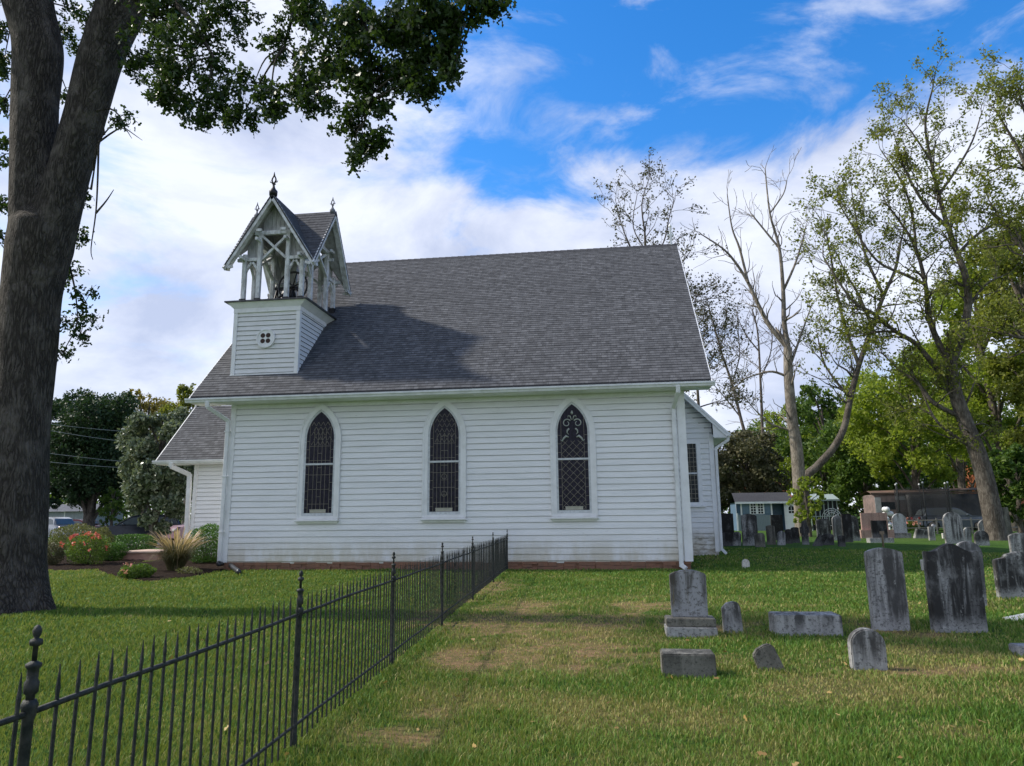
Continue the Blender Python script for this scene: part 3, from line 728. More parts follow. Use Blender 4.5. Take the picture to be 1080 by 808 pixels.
# ------------------------------------------------------------------ bell tower
BX0, BX1, BY0 = -12.74, -10.38, 22.67; BC = (BX0+BX1)/2
rl = lambda z: min(3.3, z+ye-ze-BY0+.02)
tb = MB()
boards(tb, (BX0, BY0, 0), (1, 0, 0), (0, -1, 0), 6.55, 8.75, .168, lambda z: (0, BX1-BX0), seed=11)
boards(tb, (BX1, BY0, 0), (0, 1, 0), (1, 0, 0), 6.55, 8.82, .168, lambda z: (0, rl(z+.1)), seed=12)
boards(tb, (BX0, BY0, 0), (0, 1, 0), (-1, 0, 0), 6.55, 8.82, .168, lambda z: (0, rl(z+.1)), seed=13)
P = [(BY0+.01, 6.3), (BY0+.01, 8.9), (25.45, 8.9)]
tb.add([(X, a_, b_) for X in (BX0+.01, BX1-.01) for a_, b_ in P], [(0, 2, 1), (3, 4, 5), (0, 1, 4, 3), (1, 2, 5, 4), (2, 0, 3, 5)])
tower = part(tb, 'tower_base', MAT['siding'], fn=False)
mb = MB()
for X0, X1 in ((BX0-.04, BX0+.10), (BX1-.10, BX1+.04)): mb.box(X0, X1, BY0-.045, BY0, 6.50, 8.735)
for X0, s in ((BX1, 1), (BX0, -1)): mb.box(min(X0, X0+s*.04), max(X0, X0+s*.04), BY0, BY0+.1, 6.55, 8.735)
mb.box(BX0-.05, BX1+.05, BY0-.055, BY0, 6.47, 6.54)
z0_, z1_ = 8.74, 8.898; mb.box(BX0-.05, BX1+.05, BY0-.055, BY0-.0, z0_, z1_)
for s, X in ((1, BX1), (-1, BX0)): mb.box(min(X, X+s*.05), max(X, X+s*.05), BY0-.0, BY0+2.3, z0_, z1_)
# flared cornice
lo = [(BX0-.06, BY0-.06), (BX1+.06, BY0-.06), (BX1+.06, 26.1), (BX0-.06, 26.1)]; hi = [(BX0-.26, BY0-.16), (BX1+.26, BY0-.16), (BX1+.26, 26.1), (BX0-.26, 26.1)]
mb.add([(a_, b_, 8.90) for a_, b_ in lo]+[(a_, b_, 9.10) for a_, b_ in hi], [(0, 1, 5, 4), (1, 2, 6, 5), (2, 3, 7, 6), (3, 0, 4, 7), (3, 2, 1, 0), (4, 5, 6, 7)])
sub(mb, 'cornice', MAT['trim'], tower)
mb = MB(); mb.box(BX0-.34, BX1+.34, BY0-.22, 26.12, 9.103, 9.15); part(mb, 'platform', MAT['flash'])
# quatrefoil medallion
mb = MB(); n = 24; mc = (-11.55, 7.78)
o_ = [(mc[0]+.34*math.cos(2*PI*i/n), mc[1]+.34*math.sin(2*PI*i/n)) for i in range(n)]; mb.prism(o_, BY0-.07, BY0-.0)
md = part(mb, 'medallion', MAT['trim'], fn=True)
mb = MB(); mb.ring(o_, [(mc[0]+.29*math.cos(2*PI*i/n), mc[1]+.29*math.sin(2*PI*i/n)) for i in range(n)], BY0-.09, BY0-.06); fix_normals(sub(mb, 'medallion_rim', MAT['trim'], md))
mb = MB()
for a_ in range(4):
    cx, cz = mc[0]+.125*math.cos(PI/4+a_*PI/2)*1.1, mc[1]+.125*math.sin(PI/4+a_*PI/2)*1.1
    mb.prism([(cx+.085*math.cos(2*PI*i/12), cz+.085*math.sin(2*PI*i/12)) for i in range(12)], BY0-.075, BY0-.06)
sub(mb, 'quatrefoil_opening', flat('dark_red_brown', (.05, .025, .02), .8), md)
# belfry frame
CX, CY = -11.50, 24.25; HW = 1.62; Z0 = 9.153; RZ, EZb = 13.08, 10.52; K = (RZ-EZb)/HW
fh = 1.27; pc = 1.08; pi_ = .53
mt = MAT['worn']
def wp(face, u, v, z, sy=1.1):       # face 0: front(-y), 1: right(+x), 2: back, 3: left ; u along the face, v outwards
    dx, dy = ((1, 0), (0, 1), (-1, 0), (0, -1))[face]; nx_, ny_ = ((0, -1), (1, 0), (0, 1), (-1, 0))[face]
    return Vector((CX+dx*u+nx_*(v), CY+(dy*u+ny_*(v))*sy, z))
posts = set()
for f in range(4):
    for u in (-pc, -pi_, pi_, pc):
        if u == pc: continue
        p = wp(f, u, pc, 0, 1.34); zr_ = max(Z0, p.y-ye+ze+.0)
        mb = MB(); h_top = 11.75 if abs(u) < 1 else 10.95
        mb.bar((p.x, p.y, zr_+.13), (p.x, p.y, h_top), .15, .15, up=(0, 1, 0))
        q = part(mb, 'post', mt, bevel=.015, fn=True)
        bmk = MB(); bmk.box(p.x-.1, p.x+.1, p.y-.1, p.y+.1, Z0-.0 if zr_ <= Z0 else zr_-.2, zr_+.131); sub(bmk, 'post_foot', MAT['darkmetal'], q)
for f in range(4):
    W = lambda u, v, z: wp(f, u, v, z, 1.34)
    KF = K*(1.0 if f in (0, 2) else 1.24)
    mb = MB(); vo = pc
    cu = .74 if f in (0, 2) else .60; mb.bar(W(-cu, vo+.02, 11.72), W(cu, vo+.02, 11.72), .12, .14)                      # collar beam
    mb.bar(W(-1.28, vo+.0, 10.75), W(-pi_, vo+.0, 10.75), .11, .12); mb.bar(W(pi_, vo, 10.75), W(1.28, vo, 10.75), .11, .12)
    mb.bar(W(-pi_+.03, vo+.03, 11.66), W(pi_-.03, vo+.03, 10.72), .10, .085); mb.bar(W(pi_-.03, vo-.03, 11.66), W(-pi_+.03, vo-.03, 10.72), .10, .085)   # saltire
    for s in (-1, 1):                                                                     # brackets reaching out to the barge boards, curved braces
        mb.bar(W(s*pi_, vo, 11.42), W(s*pi_, vo+.26, 11.42), .09, .11); mb.bar(W(s*pc, vo, 10.75), W(s*pc, vo+.28, 10.75), .09, .11)
        mb.bar(W(s*.55, vo+.24, 11.72), W(s*.35, vo+.24, 11.72), .08, .1)
        for a0, a1 in ((s*pc, s*pi_), (s*pi_, s*pc)):
            pts_ = [W(a0+(a1-a0)*.55*(t_**1.6), vo, 10.1+.62*t_) for t_ in (0, .25, .5, .75, 1)]
            for p_, q_ in zip(pts_, pts_[1:]): mb.bar(p_, q_+(q_-p_)*.08, .07, .075)
    part(mb, 'brace', mt)
    mb = MB()                                                                              # board infill high in the gable, knee infill beside the posts
    for i in range(6):
        u0 = -.48+i*.16; u1 = u0+.152; z0b = 11.78
        za = RZ-.12-KF*abs(u0); zb_ = RZ-.12-KF*abs(u1)
        if min(za, zb_) > z0b+.02: 
            p4 = [W(u0, vo-.04, z0b), W(u1, vo-.04, z0b), W(u1, vo-.04, zb_), W(u0, vo-.04, za)]
            p5 = [q-(W(0, .03, 0)-W(0, 0, 0)) for q in p4]; mb.add(p4+p5, [(0, 1, 2, 3), (7, 6, 5, 4), (0, 4, 5, 1), (1, 5, 6, 2), (2, 6, 7, 3), (3, 7, 4, 0)])
    for s in (-1, 1):
        for i in range(3):
            u0 = s*(pi_+.08+i*.15); u1 = s*(pi_+.08+i*.15+.142); z0b = 10.82
            za = RZ-.16-KF*abs(u0); zb_ = RZ-.16-KF*abs(u1)
            if min(za, zb_) < z0b+.05: continue
            p4 = [W(u0, vo-.05, z0b), W(u1, vo-.05, z0b), W(u1, vo-.05, zb_), W(u0, vo-.05, za)]; p5 = [q-(W(0, .03, 0)-W(0, 0, 0)) for q in p4]
            mb.add(p4+p5, [(0, 1, 2, 3), (7, 6, 5, 4), (0, 4, 5, 1), (1, 5, 6, 2), (2, 6, 7, 3), (3, 7, 4, 0)])
    part(mb, 'gable_boards', MAT['lining'], fn=True)
    W = lambda u, v, z: wp(f, u, v, z)
    mb = MB()
    for s in (-1, 1):
        mb.bar(W(s*(HW+.05), HW+.03, EZb-.19), W(-s*.02, HW+.03, RZ-.10), .05, .15)
        mb.bar(W(s*HW*.97, HW-.08, EZb-.12), W(0, HW-.08, RZ-.18), .16, .05)
        # scalloped foot of the barge board
        mb.bar(W(s*(HW-.08), HW+.03, EZb-.16), W(s*(HW-.28), HW+.03, EZb-.10), .045, .10)
    part(mb, 'barge_board', mt)
# cross-gabled roof
rb = MB(); rl_ = MB(); ru = []
for f in range(4):
    for s in (-1, 1):
        c_ = wp(f, 0, 0, RZ); rdg = wp(f, 0, HW+.06, RZ); cor = wp(f, s*HW, HW+.06, EZb); nn = wp(f, s*K, 0, 1)-wp(f, 0, 0, 0)
        k = 18
        for i in range(k):
            t0, t1 = i/k, (i+1)/k                    # rows from eaves (t=0) up to the ridge (t=1): outer edge slides along cor->rdg, inner along cor'->centre
            inn0 = wp(f, s*HW, HW, EZb).lerp(c_, t0); inn1 = wp(f, s*HW, HW, EZb).lerp(c_, t1); o0 = cor.lerp(rdg, t0); o1 = cor.lerp(rdg, t1)
            n_ = nn.normalized(); vs = [inn0, o0, inn0+n_*.012, o0+n_*.012, o1+n_*.001, inn1+n_*.001]
            fs = [(0, 1, 3, 2), (2, 3, 4, 5)]
            if (vs[1]-vs[0]).cross(vs[4]-vs[0]).dot(n_) < 0: fs = [tuple(reversed(q)) for q in fs]
            rb.add(vs, fs); ru += [(((q-c_).dot((rdg-c_).normalized())), (t0 if j < 4 else t1)*3.0*.999) for j, q in enumerate(vs)]
        # underside lining
        dn = Vector((0, 0, -.09)); vs = [wp(f, s*HW, HW, EZb)+dn, cor+dn, rdg+dn, c_+dn, cor, rdg]
        rl_.add(vs, [(0, 1, 2, 3)]); rb.add(vs[1:3]+vs[4:], [(0, 2, 3, 1)]); ru += [(0, 0)]*4
broof = part(rb, 'belfry_roof', MAT['shingle_dark']); uvify(broof, ru); sub(rl_, 'roof_lining', MAT['lining'], broof)
def finial(p, big):
    mb = MB(); s = 1.0 if big else .72
    mb.lathe(p, [(.14*s, -.12), (.15*s, .05*s), (.09*s, .12*s), (.05*s, .20*s), (.035*s, .30*s), (.08*s, .33*s), (.03*s, .37*s)], 10)
    for sg in (-1, 1):
        pts_ = [p+Vector((sg*a_*s, 0, b_*s)) for a_, b_ in ((.02, .36), (.075, .45), (.065, .54), (.015, .64), (0.0, .80))]
        mb.tube(pts_, [.028*s, .032*s, .028*s, .028*s, .006], 6)
        mb.tube([p+Vector((sg*.02, 0, .38*s)), p+Vector((sg*.13*s, 0, .40*s)), p+Vector((sg*.15*s, 0, .47*s))], [.02*s, .018*s, .005], 5)
    return part(mb, 'finial', MAT['darkmetal'] if big else MAT['weathered_finial'])
MAT['weathered_finial'] = vary('weathered_finial_paint', (.20, .20, .21), (.07, .07, .08), 14, .7)
finial(wp(0, 0, HW-.02, RZ+.05), True)
for f in (1, 2, 3): finial(wp(f, 0, HW-.1, RZ+.02), False)
# bell with its wheel and stand
bx = Vector((-11.60, 24.3, 0))
mb = MB(); mb.lathe((bx.x, bx.y, 9.42), [(.44, 0), (.43, .04), (.36, .16), (.30, .34), (.265, .5), (.22, .60), (.1, .66), (.05, .68), (.05, .74)], 24)
bell = part(mb, 'bell', MAT['darkmetal'])
mb = MB(); wy = 23.5; wc = Vector((-11.06, wy, 9.92)); R_ = .54
pts_ = [wc+Vector((R_*math.cos(2*PI*i/36), 0, R_*math.sin(2*PI*i/36))) for i in range(37)]; mb.tube(pts_, .038, 6)
for a_ in range(6): mb.tube([wc, wc+Vector((R_*math.cos(a_*PI/3+.3), 0, R_*math.sin(a_*PI/3+.3)))], [.03, .022], 5)
mb.lathe(wc+Vector((0, 0, -.06)), [(.07, 0), (.08, .06), (.07, .12)], 8)
sub(mb, 'bell_wheel', MAT['darkmetal'], bell)
mb = MB()
for sx in (-.5, .5):
    for sy in (-.28, .28): mb.tube([(bx.x+sx, bx.y+sy, Z0+.02), (bx.x+sx*.9, bx.y, 10.12)], [.05, .035], 6)
mb.bar((bx.x-.55, bx.y, 10.14), (bx.x+.55, bx.y, 10.14), .09, .09); mb.tube([(wc.x, wc.y, wc.z), (wc.x-.02, bx.y+.1, wc.z)], .03, 6)
mb.tube([(-11.75, 23.35, 9.3), (-11.35, 23.6, 9.75), (-11.05, 23.8, 9.93)], .045, 6); mb.tube([(-11.55, 23.4, 9.2), (-11.2, 23.4, 9.5), (-10.95, 23.5, 9.24)], .05, 6)
sub(mb, 'bell_stand', MAT['darkmetal'], bell)
mb = MB(); mb.box(BX0+.8, BX1-.62, 23.15, 23.4, Z0, 9.32); mb.box(BX0+.8, BX1-.62, 24.5, 24.7, Z0, 9.3); sub(mb, 'bell_timber', MAT['darkmetal'], bell)
# slim white ridge ornament on the east gable
mb = MB(); p = Vector((3.02, YC, zr)); mb.bar(p+Vector((0, 0, -.25)), p+Vector((0, 0, .75)), .08, .08, up=(0, 1, 0)); mb.bar(p+Vector((-.14, 0, .42)), p+Vector((.14, 0, .42)), .07, .07); mb.lathe(p+Vector((0, 0, .75)), [(.05, 0), (.07, .06), (.02, .16)], 8)
part(mb, 'ridge_ornament', MAT['trim'])

# ------------------------------------------------------------------ iron fence
fence = empty('iron_fence', (-2.6, 12.5, 0), 0, 'long black iron picket fence running across the lawn to the church wall', 'fence')
fo = Vector(fence.location)
FP = [(y, 0) for y in (2.51, 5.14, 7.92, 10.97, 14.4, 18.2, 22.26)]
def fx(y):
    return float(np.interp(y, [0, 2.5, 5.1, 7.9, 11.0, 14.4, 18.4, 22.3], [-2.05, -2.115, -2.246, -2.386, -2.54, -2.713, -2.915, -3.11]))
def loc(p): return Vector(p)-fo
for i, (y, _) in enumerate(FP):
    x = fx(y); g = G(x, y); mb = MB(); c = loc((x, y, g))
    mb.lathe(c, [(.022, -.1), (.022, .10), (.019, .11), (.019, .90), (.025, .915), (.025, .935), (.03, .95), (.022, .97)], 10)
    mb.lathe(c+Vector((0, 0, .955)), [(.015, 0), (.015, .03), (.024, .04), (.025, .075), (.019, .085), (.019, .12), (.027, .13), (.027, .14), (.010, .15)], 10)
    p = mb.build('post', MAT['iron'], fence)
    mb = MB(); mb.lathe(c+Vector((0, 0, 1.10)), [(.009, 0), (.009, .055), (.02, .06), (.023, .07), (.02, .08), (.008, .085), (.013, .095), (.016, .11), (.011, .125), (.003, .132)], 10)
    mb.build('finial', MAT['iron'], p)
ys = [1.55]+[q[0] for q in FP]
for a_, b_ in zip(ys, ys[1:]):
    for z, r in ((.925, .0115), (.165, .0115)):
        mb = MB(); n = 6
        mb.tube([loc((fx(a_+(b_-a_)*k/n), a_+(b_-a_)*k/n, z+.012*nz(a_+(b_-a_)*k/n, z, 1.3)+G(fx(a_), a_+(b_-a_)*k/n))) for k in range(n+1)], r, 6)
        mb.build('rail', MAT['iron'], fence)
cnt = 0; rest = MB(); y = 1.6; rr = random.Random(2)
while y < 22.2:
    if min(abs(y-q[0]) for q in FP) > .05:
        mb = MB() if cnt < 99 else rest; x = fx(y); g = G(x, y); lx, ly = rr.uniform(-.008, .008), rr.uniform(-.010, .010); r = .0075
        zb = -.12 if rr.random() < .05 else .06+rr.uniform(-.015, .01); zt = 1.065+rr.uniform(-.012, .012)
        mb.tube([loc((x, y, g+zb)), loc((x+lx*.9, y+ly*.9, g+zt-.11)), loc((x+lx, y+ly, g+zt-.09)), loc((x+lx, y+ly, g+zt))], [r, r, r*1.15, .0015], 6, smooth=False)
        if cnt < 99: mb.build('picket', MAT['iron'], fence)
        cnt += 1
    y += .1055
o = rest.build('picket', MAT['iron'], fence); o['kind'] = 'stuff'

# ------------------------------------------------------------------ gravestones
ST = dict(
    dark=stone_mat('marble_streaked_dark', (.40, .40, .385), (.038, .037, .036), .88),
    grey=stone_mat('marble_grey', (.40, .395, .38), (.075, .073, .07), .60),
    gold=stone_mat('marble_grey_brown_stain', (.32, .325, .335), (.075, .07, .06), .5, .8),
    light=stone_mat('marble_pale', (.48, .49, .50), (.12, .12, .115), .35),
    brown=stone_mat('sandstone_lichen', (.20, .19, .16), (.06, .058, .05), .6),
    black=stone_mat('stone_blackened', (.12, .12, .12), (.020, .019, .018), 1.0),
    pink=stone_mat('granite_pink', (.40, .27, .23), (.20, .13, .11), .3),
    mottled=stone_mat('marble_mottled', (.40, .40, .40), (.09, .09, .09), .75),
    white=stone_mat('stone_white', (.62, .60, .55), (.36, .33, .27), .2),
)
def profile(kind, w_, h):
    a = w_/2
    if kind == 'flat': return [(-a, 0), (a, 0), (a, h), (-a, h)]
    n = 14
    if kind == 'segment': r = .13*w_; return [(-a, 0), (a, 0)]+[(a*math.cos(PI*i/n) if False else a-w_*i/n, h-r+r*(1-(1-2*i/n)**2)) for i in range(n+1)]
    if kind == 'round': return [(-a, 0), (a, 0)]+[(a*math.cos(PI*i/n), h-a*.95+a*.95*math.sin(PI*i/n)) for i in range(n+1)]
    if kind == 'serp':
        pts = []
        for i in range(25):
            u = 1-2*i/24; z = .055*w_*2*(math.cos(u*PI*1.5)*.55+.75*(1-abs(u)**2.5))
            pts.append((a*u, h-.13*w_+z))
        return [(-a, 0), (a, 0)]+pts
    if kind == 'triple':   # raised middle lobe with two lower shoulders
        pts = []
        for i in range(29):
            u = 1-2*i/28
            if abs(u) < .52: z = h-.05*w_+.05*w_*math.cos(u/.52*PI/2)
            elif abs(u) < .66: z = h-.05*w_-.075*w_*(abs(u)-.52)/.14
            else: z = h-.125*w_-.04*w_*((abs(u)-.66)/.34)**2
            pts.append((a*u, z))
        return [(-a, 0), (a, 0)]+pts
    if kind == 'gothic': return [(-a, 0), (a, 0)]+[(a*math.cos(PI*i/n)*(1 if True else 0), h-a*1.3+a*1.3*(1-abs(math.cos(PI*i/n))**1.35)) for i in range(n+1)]
    if kind == 'shoulder': return [(-a, 0), (a, 0), (a, h*.72), (a*.72, h*.75)]+[(a*.62*math.cos(PI*i/n), h-a*.62+a*.62*math.sin(PI*i/n)) for i in range(n+1)]+[(-a*.72, h*.75), (-a, h*.72)]
    if kind == 'broken': return [(-a, 0), (a, 0), (a*.97, h*.80), (a*.75, h*.97), (a*.2, h), (-a*.45, h*.96), (-a*.95, h*.80)]
    if kind == 'cross': return [(-a*.7, 0), (a*.7, 0), (a*.7, h*.45), (a, h*.5), (a, h*.72), (a*.6, h*.76), (a*.45, h*.95), (0, h), (-a*.45, h*.95), (-a*.6, h*.76), (-a, h*.72), (-a, h*.5), (-a*.7, h*.45)]
def stone_mesh(prof, t, sink=.08):
    bm = bmesh.new(); P = [(x, z-(sink if z == 0 else 0)) for x, z in prof]
    vs = [bm.verts.new((x, -t/2, z)) for x, z in P]; f = bm.faces.new(vs)
    r = bmesh.ops.extrude_face_region(bm, geom=[f]); bmesh.ops.translate(bm, vec=(0, t, 0), verts=[v for v in r['geom'] if isinstance(v, bmesh.types.BMVert)])
    bmesh.ops.recalc_face_normals(bm, faces=bm.faces)
    bmesh.ops.bevel(bm, geom=[e for e in bm.edges if e.calc_face_angle(0) > .9 or len(prof) > 6 and abs(e.verts[0].co.y-e.verts[1].co.y) < 1e-5], offset=min(.012, t*.14), segments=2, affect='EDGES', clamp_overlap=True)
    for v in bm.verts: v.co += Vector((noise.noise(v.co*6)*.006, noise.noise(v.co*5+Vector((3, 1, 2)))*.005, noise.noise(v.co*7+Vector((9, 1, 2)))*.006))
    me = bpy.data.meshes.new('stone'); bm.to_mesh(me); bm.free(); return me
HG = 'headstones and grave markers in the churchyard'
def stone(px0, px1, ptop, pbase, kind, mat, label, lean=0, t=.11, back=0, name='gravestone', cat='gravestone', yaw=0, depth=None, base=None, pos=None, group=HG):
    """px numbers give the width and height seen in the photo; the foot stands on the ground there"""
    c = onG((px0+px1)/2, pbase)
    dd = c.y; k = np.linalg.norm(np.array([c.x, c.y]))*0+dd/ray((px0+px1)/2, pbase)[1]
    w_ = (px1-px0)*k; q = onY((px0+px1)/2, ptop, dd); h = q.z-c.z
    root_loc = (c.x, c.y+t/2, c.z)
    if base:
        root = empty(name, root_loc, math.radians(yaw), label, cat, group)
        z = 0
        for (bw, bh, bt, bm_) in base:
            bw *= k; bh *= k; o = bpy.data.objects.new('base', stone_mesh(profile('flat', bw, bh), bt, .06 if z == 0 else .001)); COL.objects.link(o); o.data.materials.append(ST[bm_]); o.parent = root; o.location = (0, 0, z); z += bh+.001
        o = bpy.data.objects.new('tablet', stone_mesh(profile(kind, w_, h-z), t, .0)); COL.objects.link(o); o.data.materials.append(ST[mat]); o.parent = root; o.location = (0, 0, z); o.rotation_euler = (0, math.radians(lean), 0)
        return root
    o = bpy.data.objects.new(name, stone_mesh(profile(kind, w_, h), t)); COL.objects.link(o); o.data.materials.append(ST[mat]); o.location = root_loc
    o.rotation_euler = (math.radians(back), math.radians(lean), math.radians(yaw)); tag(o, label, cat, group); return o
# foreground
stone(710, 748, 601, 670.5, 'segment', 'gold', 'grey marble headstone with a brown rust streak on a stepped two-block base', 0, .12, base=[(52, 10, .42, 'grey'), (51, 8.5, .36, 'brown')])
stone(764, 784, 635, 668, 'broken', 'grey', 'small knee-high marker with dark top and white foot beside the stepped headstone', -2.5, .10)
stone(820, 888, 649, 671, 'flat', 'grey', 'long low fallen marble block lying in the grass in front of the tall curved-top headstone', 0, .42)
stone(699.5, 755.5, 690, 714.5, 'flat', 'brown', 'low brownish rectangular stone block nearest the fence, in front of the stepped headstone', 0, .30)
stone(803, 828, 680, 709, 'broken', 'brown', 'small chipped marker tipped over to the left in the foreground grass', -22, .09)
stone(901, 936, 663.5, 707, 'round', 'grey', 'short round-topped marker in the foreground below the tall curved-top headstone', 0, .12)
stone(923, 960, 578, 665.5, 'segment', 'grey', 'tall grey headstone with gently curved top, beside the low fallen block', 0, .13)
stone(988, 1041, 574, 667.5, 'serp', 'dark', 'broad black-streaked headstone with wavy top and a pale repair line', 0, .15)
stone(1057, 1110, 582, 632, 'triple', 'dark', 'wide streaked headstone with lobed top at the right edge', 0, .13)
stone(1014, 1041, 571, 640, 'round', 'mottled', 'ornate lichen-white headstone standing half hidden behind the broad streaked one', 2, .12)
stone(1071, 1094, 562, 606, 'segment', 'grey', 'plain grey tablet behind the wide lobed headstone at the right edge', 0, .10)
stone(974, 990, 590, 602, 'flat', 'white', 'small white square marker peeking out left of the broad streaked headstone', -4, .1)
stone(1078, 1100, 682, 693, 'flat', 'mottled', 'low pale block cut by the right edge of the foreground', 0, .25)
stone(783.5, 791, 590, 599.5, 'round', 'white', 'tiny white marker alone on the lawn near the church corner', 0, .12)
c = onG(1072, 656); mb = MB(); mb.prism([(-.28, 0), (.55, 0), (.55, .05), (-.26, .05)], -.3, .3); o = mb.build('flat_slab', ST['light'], None, .01, (c.x+.32, c.y+.15, c.z-.005)); fix_normals(o); o.rotation_euler = (0, math.radians(-4), .5); tag(o, 'flat white slab lying in the grass at the right edge', 'stone slab')
# row beside the church
R1 = [
 (761, 775, 541.7, 573, 'flat', 'black', 'tall black square-topped stone nearest the church corner', 0, None),
 (762, 773, 561.5, 576, 'segment', 'black', 'low dark stone in front of the tall black one nearest the church', 0, None),
 (773.5, 781.5, 560.7, 575.5, 'round', 'dark', 'narrow dark footstone between the two tall stones nearest the church', 5, None),
 (784, 800, 542, 575.5, 'segment', 'dark', 'tall dark stone with a white bleached patch, in front of the blue shed windows', 0, None),
 (797, 807.5, 562, 577, 'broken', 'brown', 'low rough stone at the foot of the white-patched tall stone', 0, None),
 (815, 827, 543, 570, 'flat', 'black', 'black square stone standing in front of the blue shed doorway', 0, None),
 (810, 818.5, 554, 574.5, 'segment', 'brown', 'narrow brown-grey stone left of the small whitish one', -1, None),
 (820.5, 828.5, 560, 575, 'broken', 'mottled', 'small whitish stone in front of the black square stone', 3, None),
 (829, 836, 558, 573.5, 'round', 'black', 'low black round-topped stone right of the small whitish one', 0, None),
 (836.5, 844, 556, 572.5, 'segment', 'black', 'low black stone just left of the bare pale tree trunk', -2, None),
 (845.7, 855, 549, 574.5, 'cross', 'dark', 'dark cross-shaped stone with chipped arms', 0, None),
 (863, 877, 547, 570, 'segment', 'dark', 'dark shouldered stone with a small white plaque shape near its top', 0, None),
 (869, 880, 563, 575, 'segment', 'black', 'low mossy stone in front of the shouldered dark stone', 0, None),
 (880, 891, 543.5, 570, 'round', 'mottled', 'arched stone with a pale raised border', 0, None),
 (890.5, 900, 542, 572, 'flat', 'black', 'tall black narrow stone in the middle of the tight cluster', 0, None),
 (897.5, 908, 543.7, 570.5, 'round', 'dark', 'dark arched stone with a white edge at the right of the tight cluster', -3, None),
 (885, 892, 564.6, 576.5, 'segment', 'black', 'knee-high dark footstone in front of the tight cluster', 0, None),
 (911, 937.5, 541, 567.5, 'flat', 'pink', 'large pink granite stone on a wide rough base', 0, [(33, 8.5, .7, 'pink')]),
 (921.5, 937, 549, 572.5, 'flat', 'black', 'black tablet on a pale plinth in front of the pink granite stone', 0, [(24, 5, .45, 'grey')]),
 (944, 957.5, 541.5, 567.5, 'round', 'light', 'white round-topped marble stone on a grey base in front of the covered trailer', 0, [(18, 5, .45, 'grey')]),
 (970, 981, 558, 566, 'flat', 'grey', 'low grey block behind the tilted slab', 0, None),
 (981, 987, 555.5, 570, 'flat', 'grey', 'thin upright stone post right of the tilted slab', 1, None),
 (995, 1001, 562.5, 568, 'flat', 'white', 'small white base block left of the tall round-topped grey stone', 0, None),
 (999, 1017.6, 540, 573.5, 'round', 'grey', 'tall round-topped grey stone in the middle of the back rows', -1, None),
 (1017.8, 1025, 556, 571.5, 'broken', 'mottled', 'small crumbling grey marker right of the tall round-topped grey stone', 4, None),
 (1030, 1044, 559.5, 575.5, 'round', 'dark', 'low dark round-topped stone in front of the leaning tree base', 0, None),
 (1034.5, 1048, 548, 567.5, 'round', 'grey', 'grey round-topped stone with plinth left of the big rectangular one', 0, [(19, 3, .5, 'light')]),
 (1049.5, 1068.5, 535.5, 567, 'flat', 'brown', 'big rectangular stone at the right below the leaning tree', -3, None),
 (1075, 1090, 552, 562.5, 'flat', 'brown', 'low brown block at the right edge of the back rows', 0, None),
]
for a_, b_, t0, bs, kd, mt_, lb, ln, base in R1: stone(a_, b_, t0, bs, kd, mt_, lb, ln, .14, base=base)
stone(858, 866.5, 563, 576, 'flat', 'black', 'small dark slab leaning far over to the right in the back row', 32, .12)
stone(966, 978, 559, 568, 'flat', 'dark', 'tilted dark slab propped up on its pale edge in the back rows', 18, .3)
c = onG(931.7, 577); mb = MB(); mb.tube([(0, 0, -.1), (.005, 0, .42), (0, 0, .55)], [.04, .035, .05], 7); mb.box(-.07, .07, -.05, .05, .5, .62); tag(mb.build('grave_stake', MAT['wood'], None, 0, c), 'slim wooden grave stake with a small head in front of the black tablet', 'stake')
c = onG(885, 566); c.y += 1.0; mb = MB()
for R_ in (.52, .40, .28):
    mb.tube([(R_*math.cos(PI*i/16), 0, 1.05+R_*math.sin(PI*i/16)) for i in range(17)], .016, 5)
    for s in (-1, 1): mb.tube([(s*R_, 0, -.05), (s*R_, 0, 1.05)], .016, 5)
for i in range(1, 6): mb.tube([(.1*math.cos(PI*i/6), 0, 1.05+.1*math.sin(PI*i/6)), (.52*math.cos(PI*i/6), 0, 1.05+.52*math.sin(PI*i/6))], .012, 5)
mb.tube([(-.52, 0, .6), (.52, 0, .6)], .014, 5); tag(mb.build('garden_arch', MAT['alu'], None, 0, (c.x, c.y, G(c.x, c.y))), 'thin pale metal garden arch standing behind the arched stone', 'garden arch')

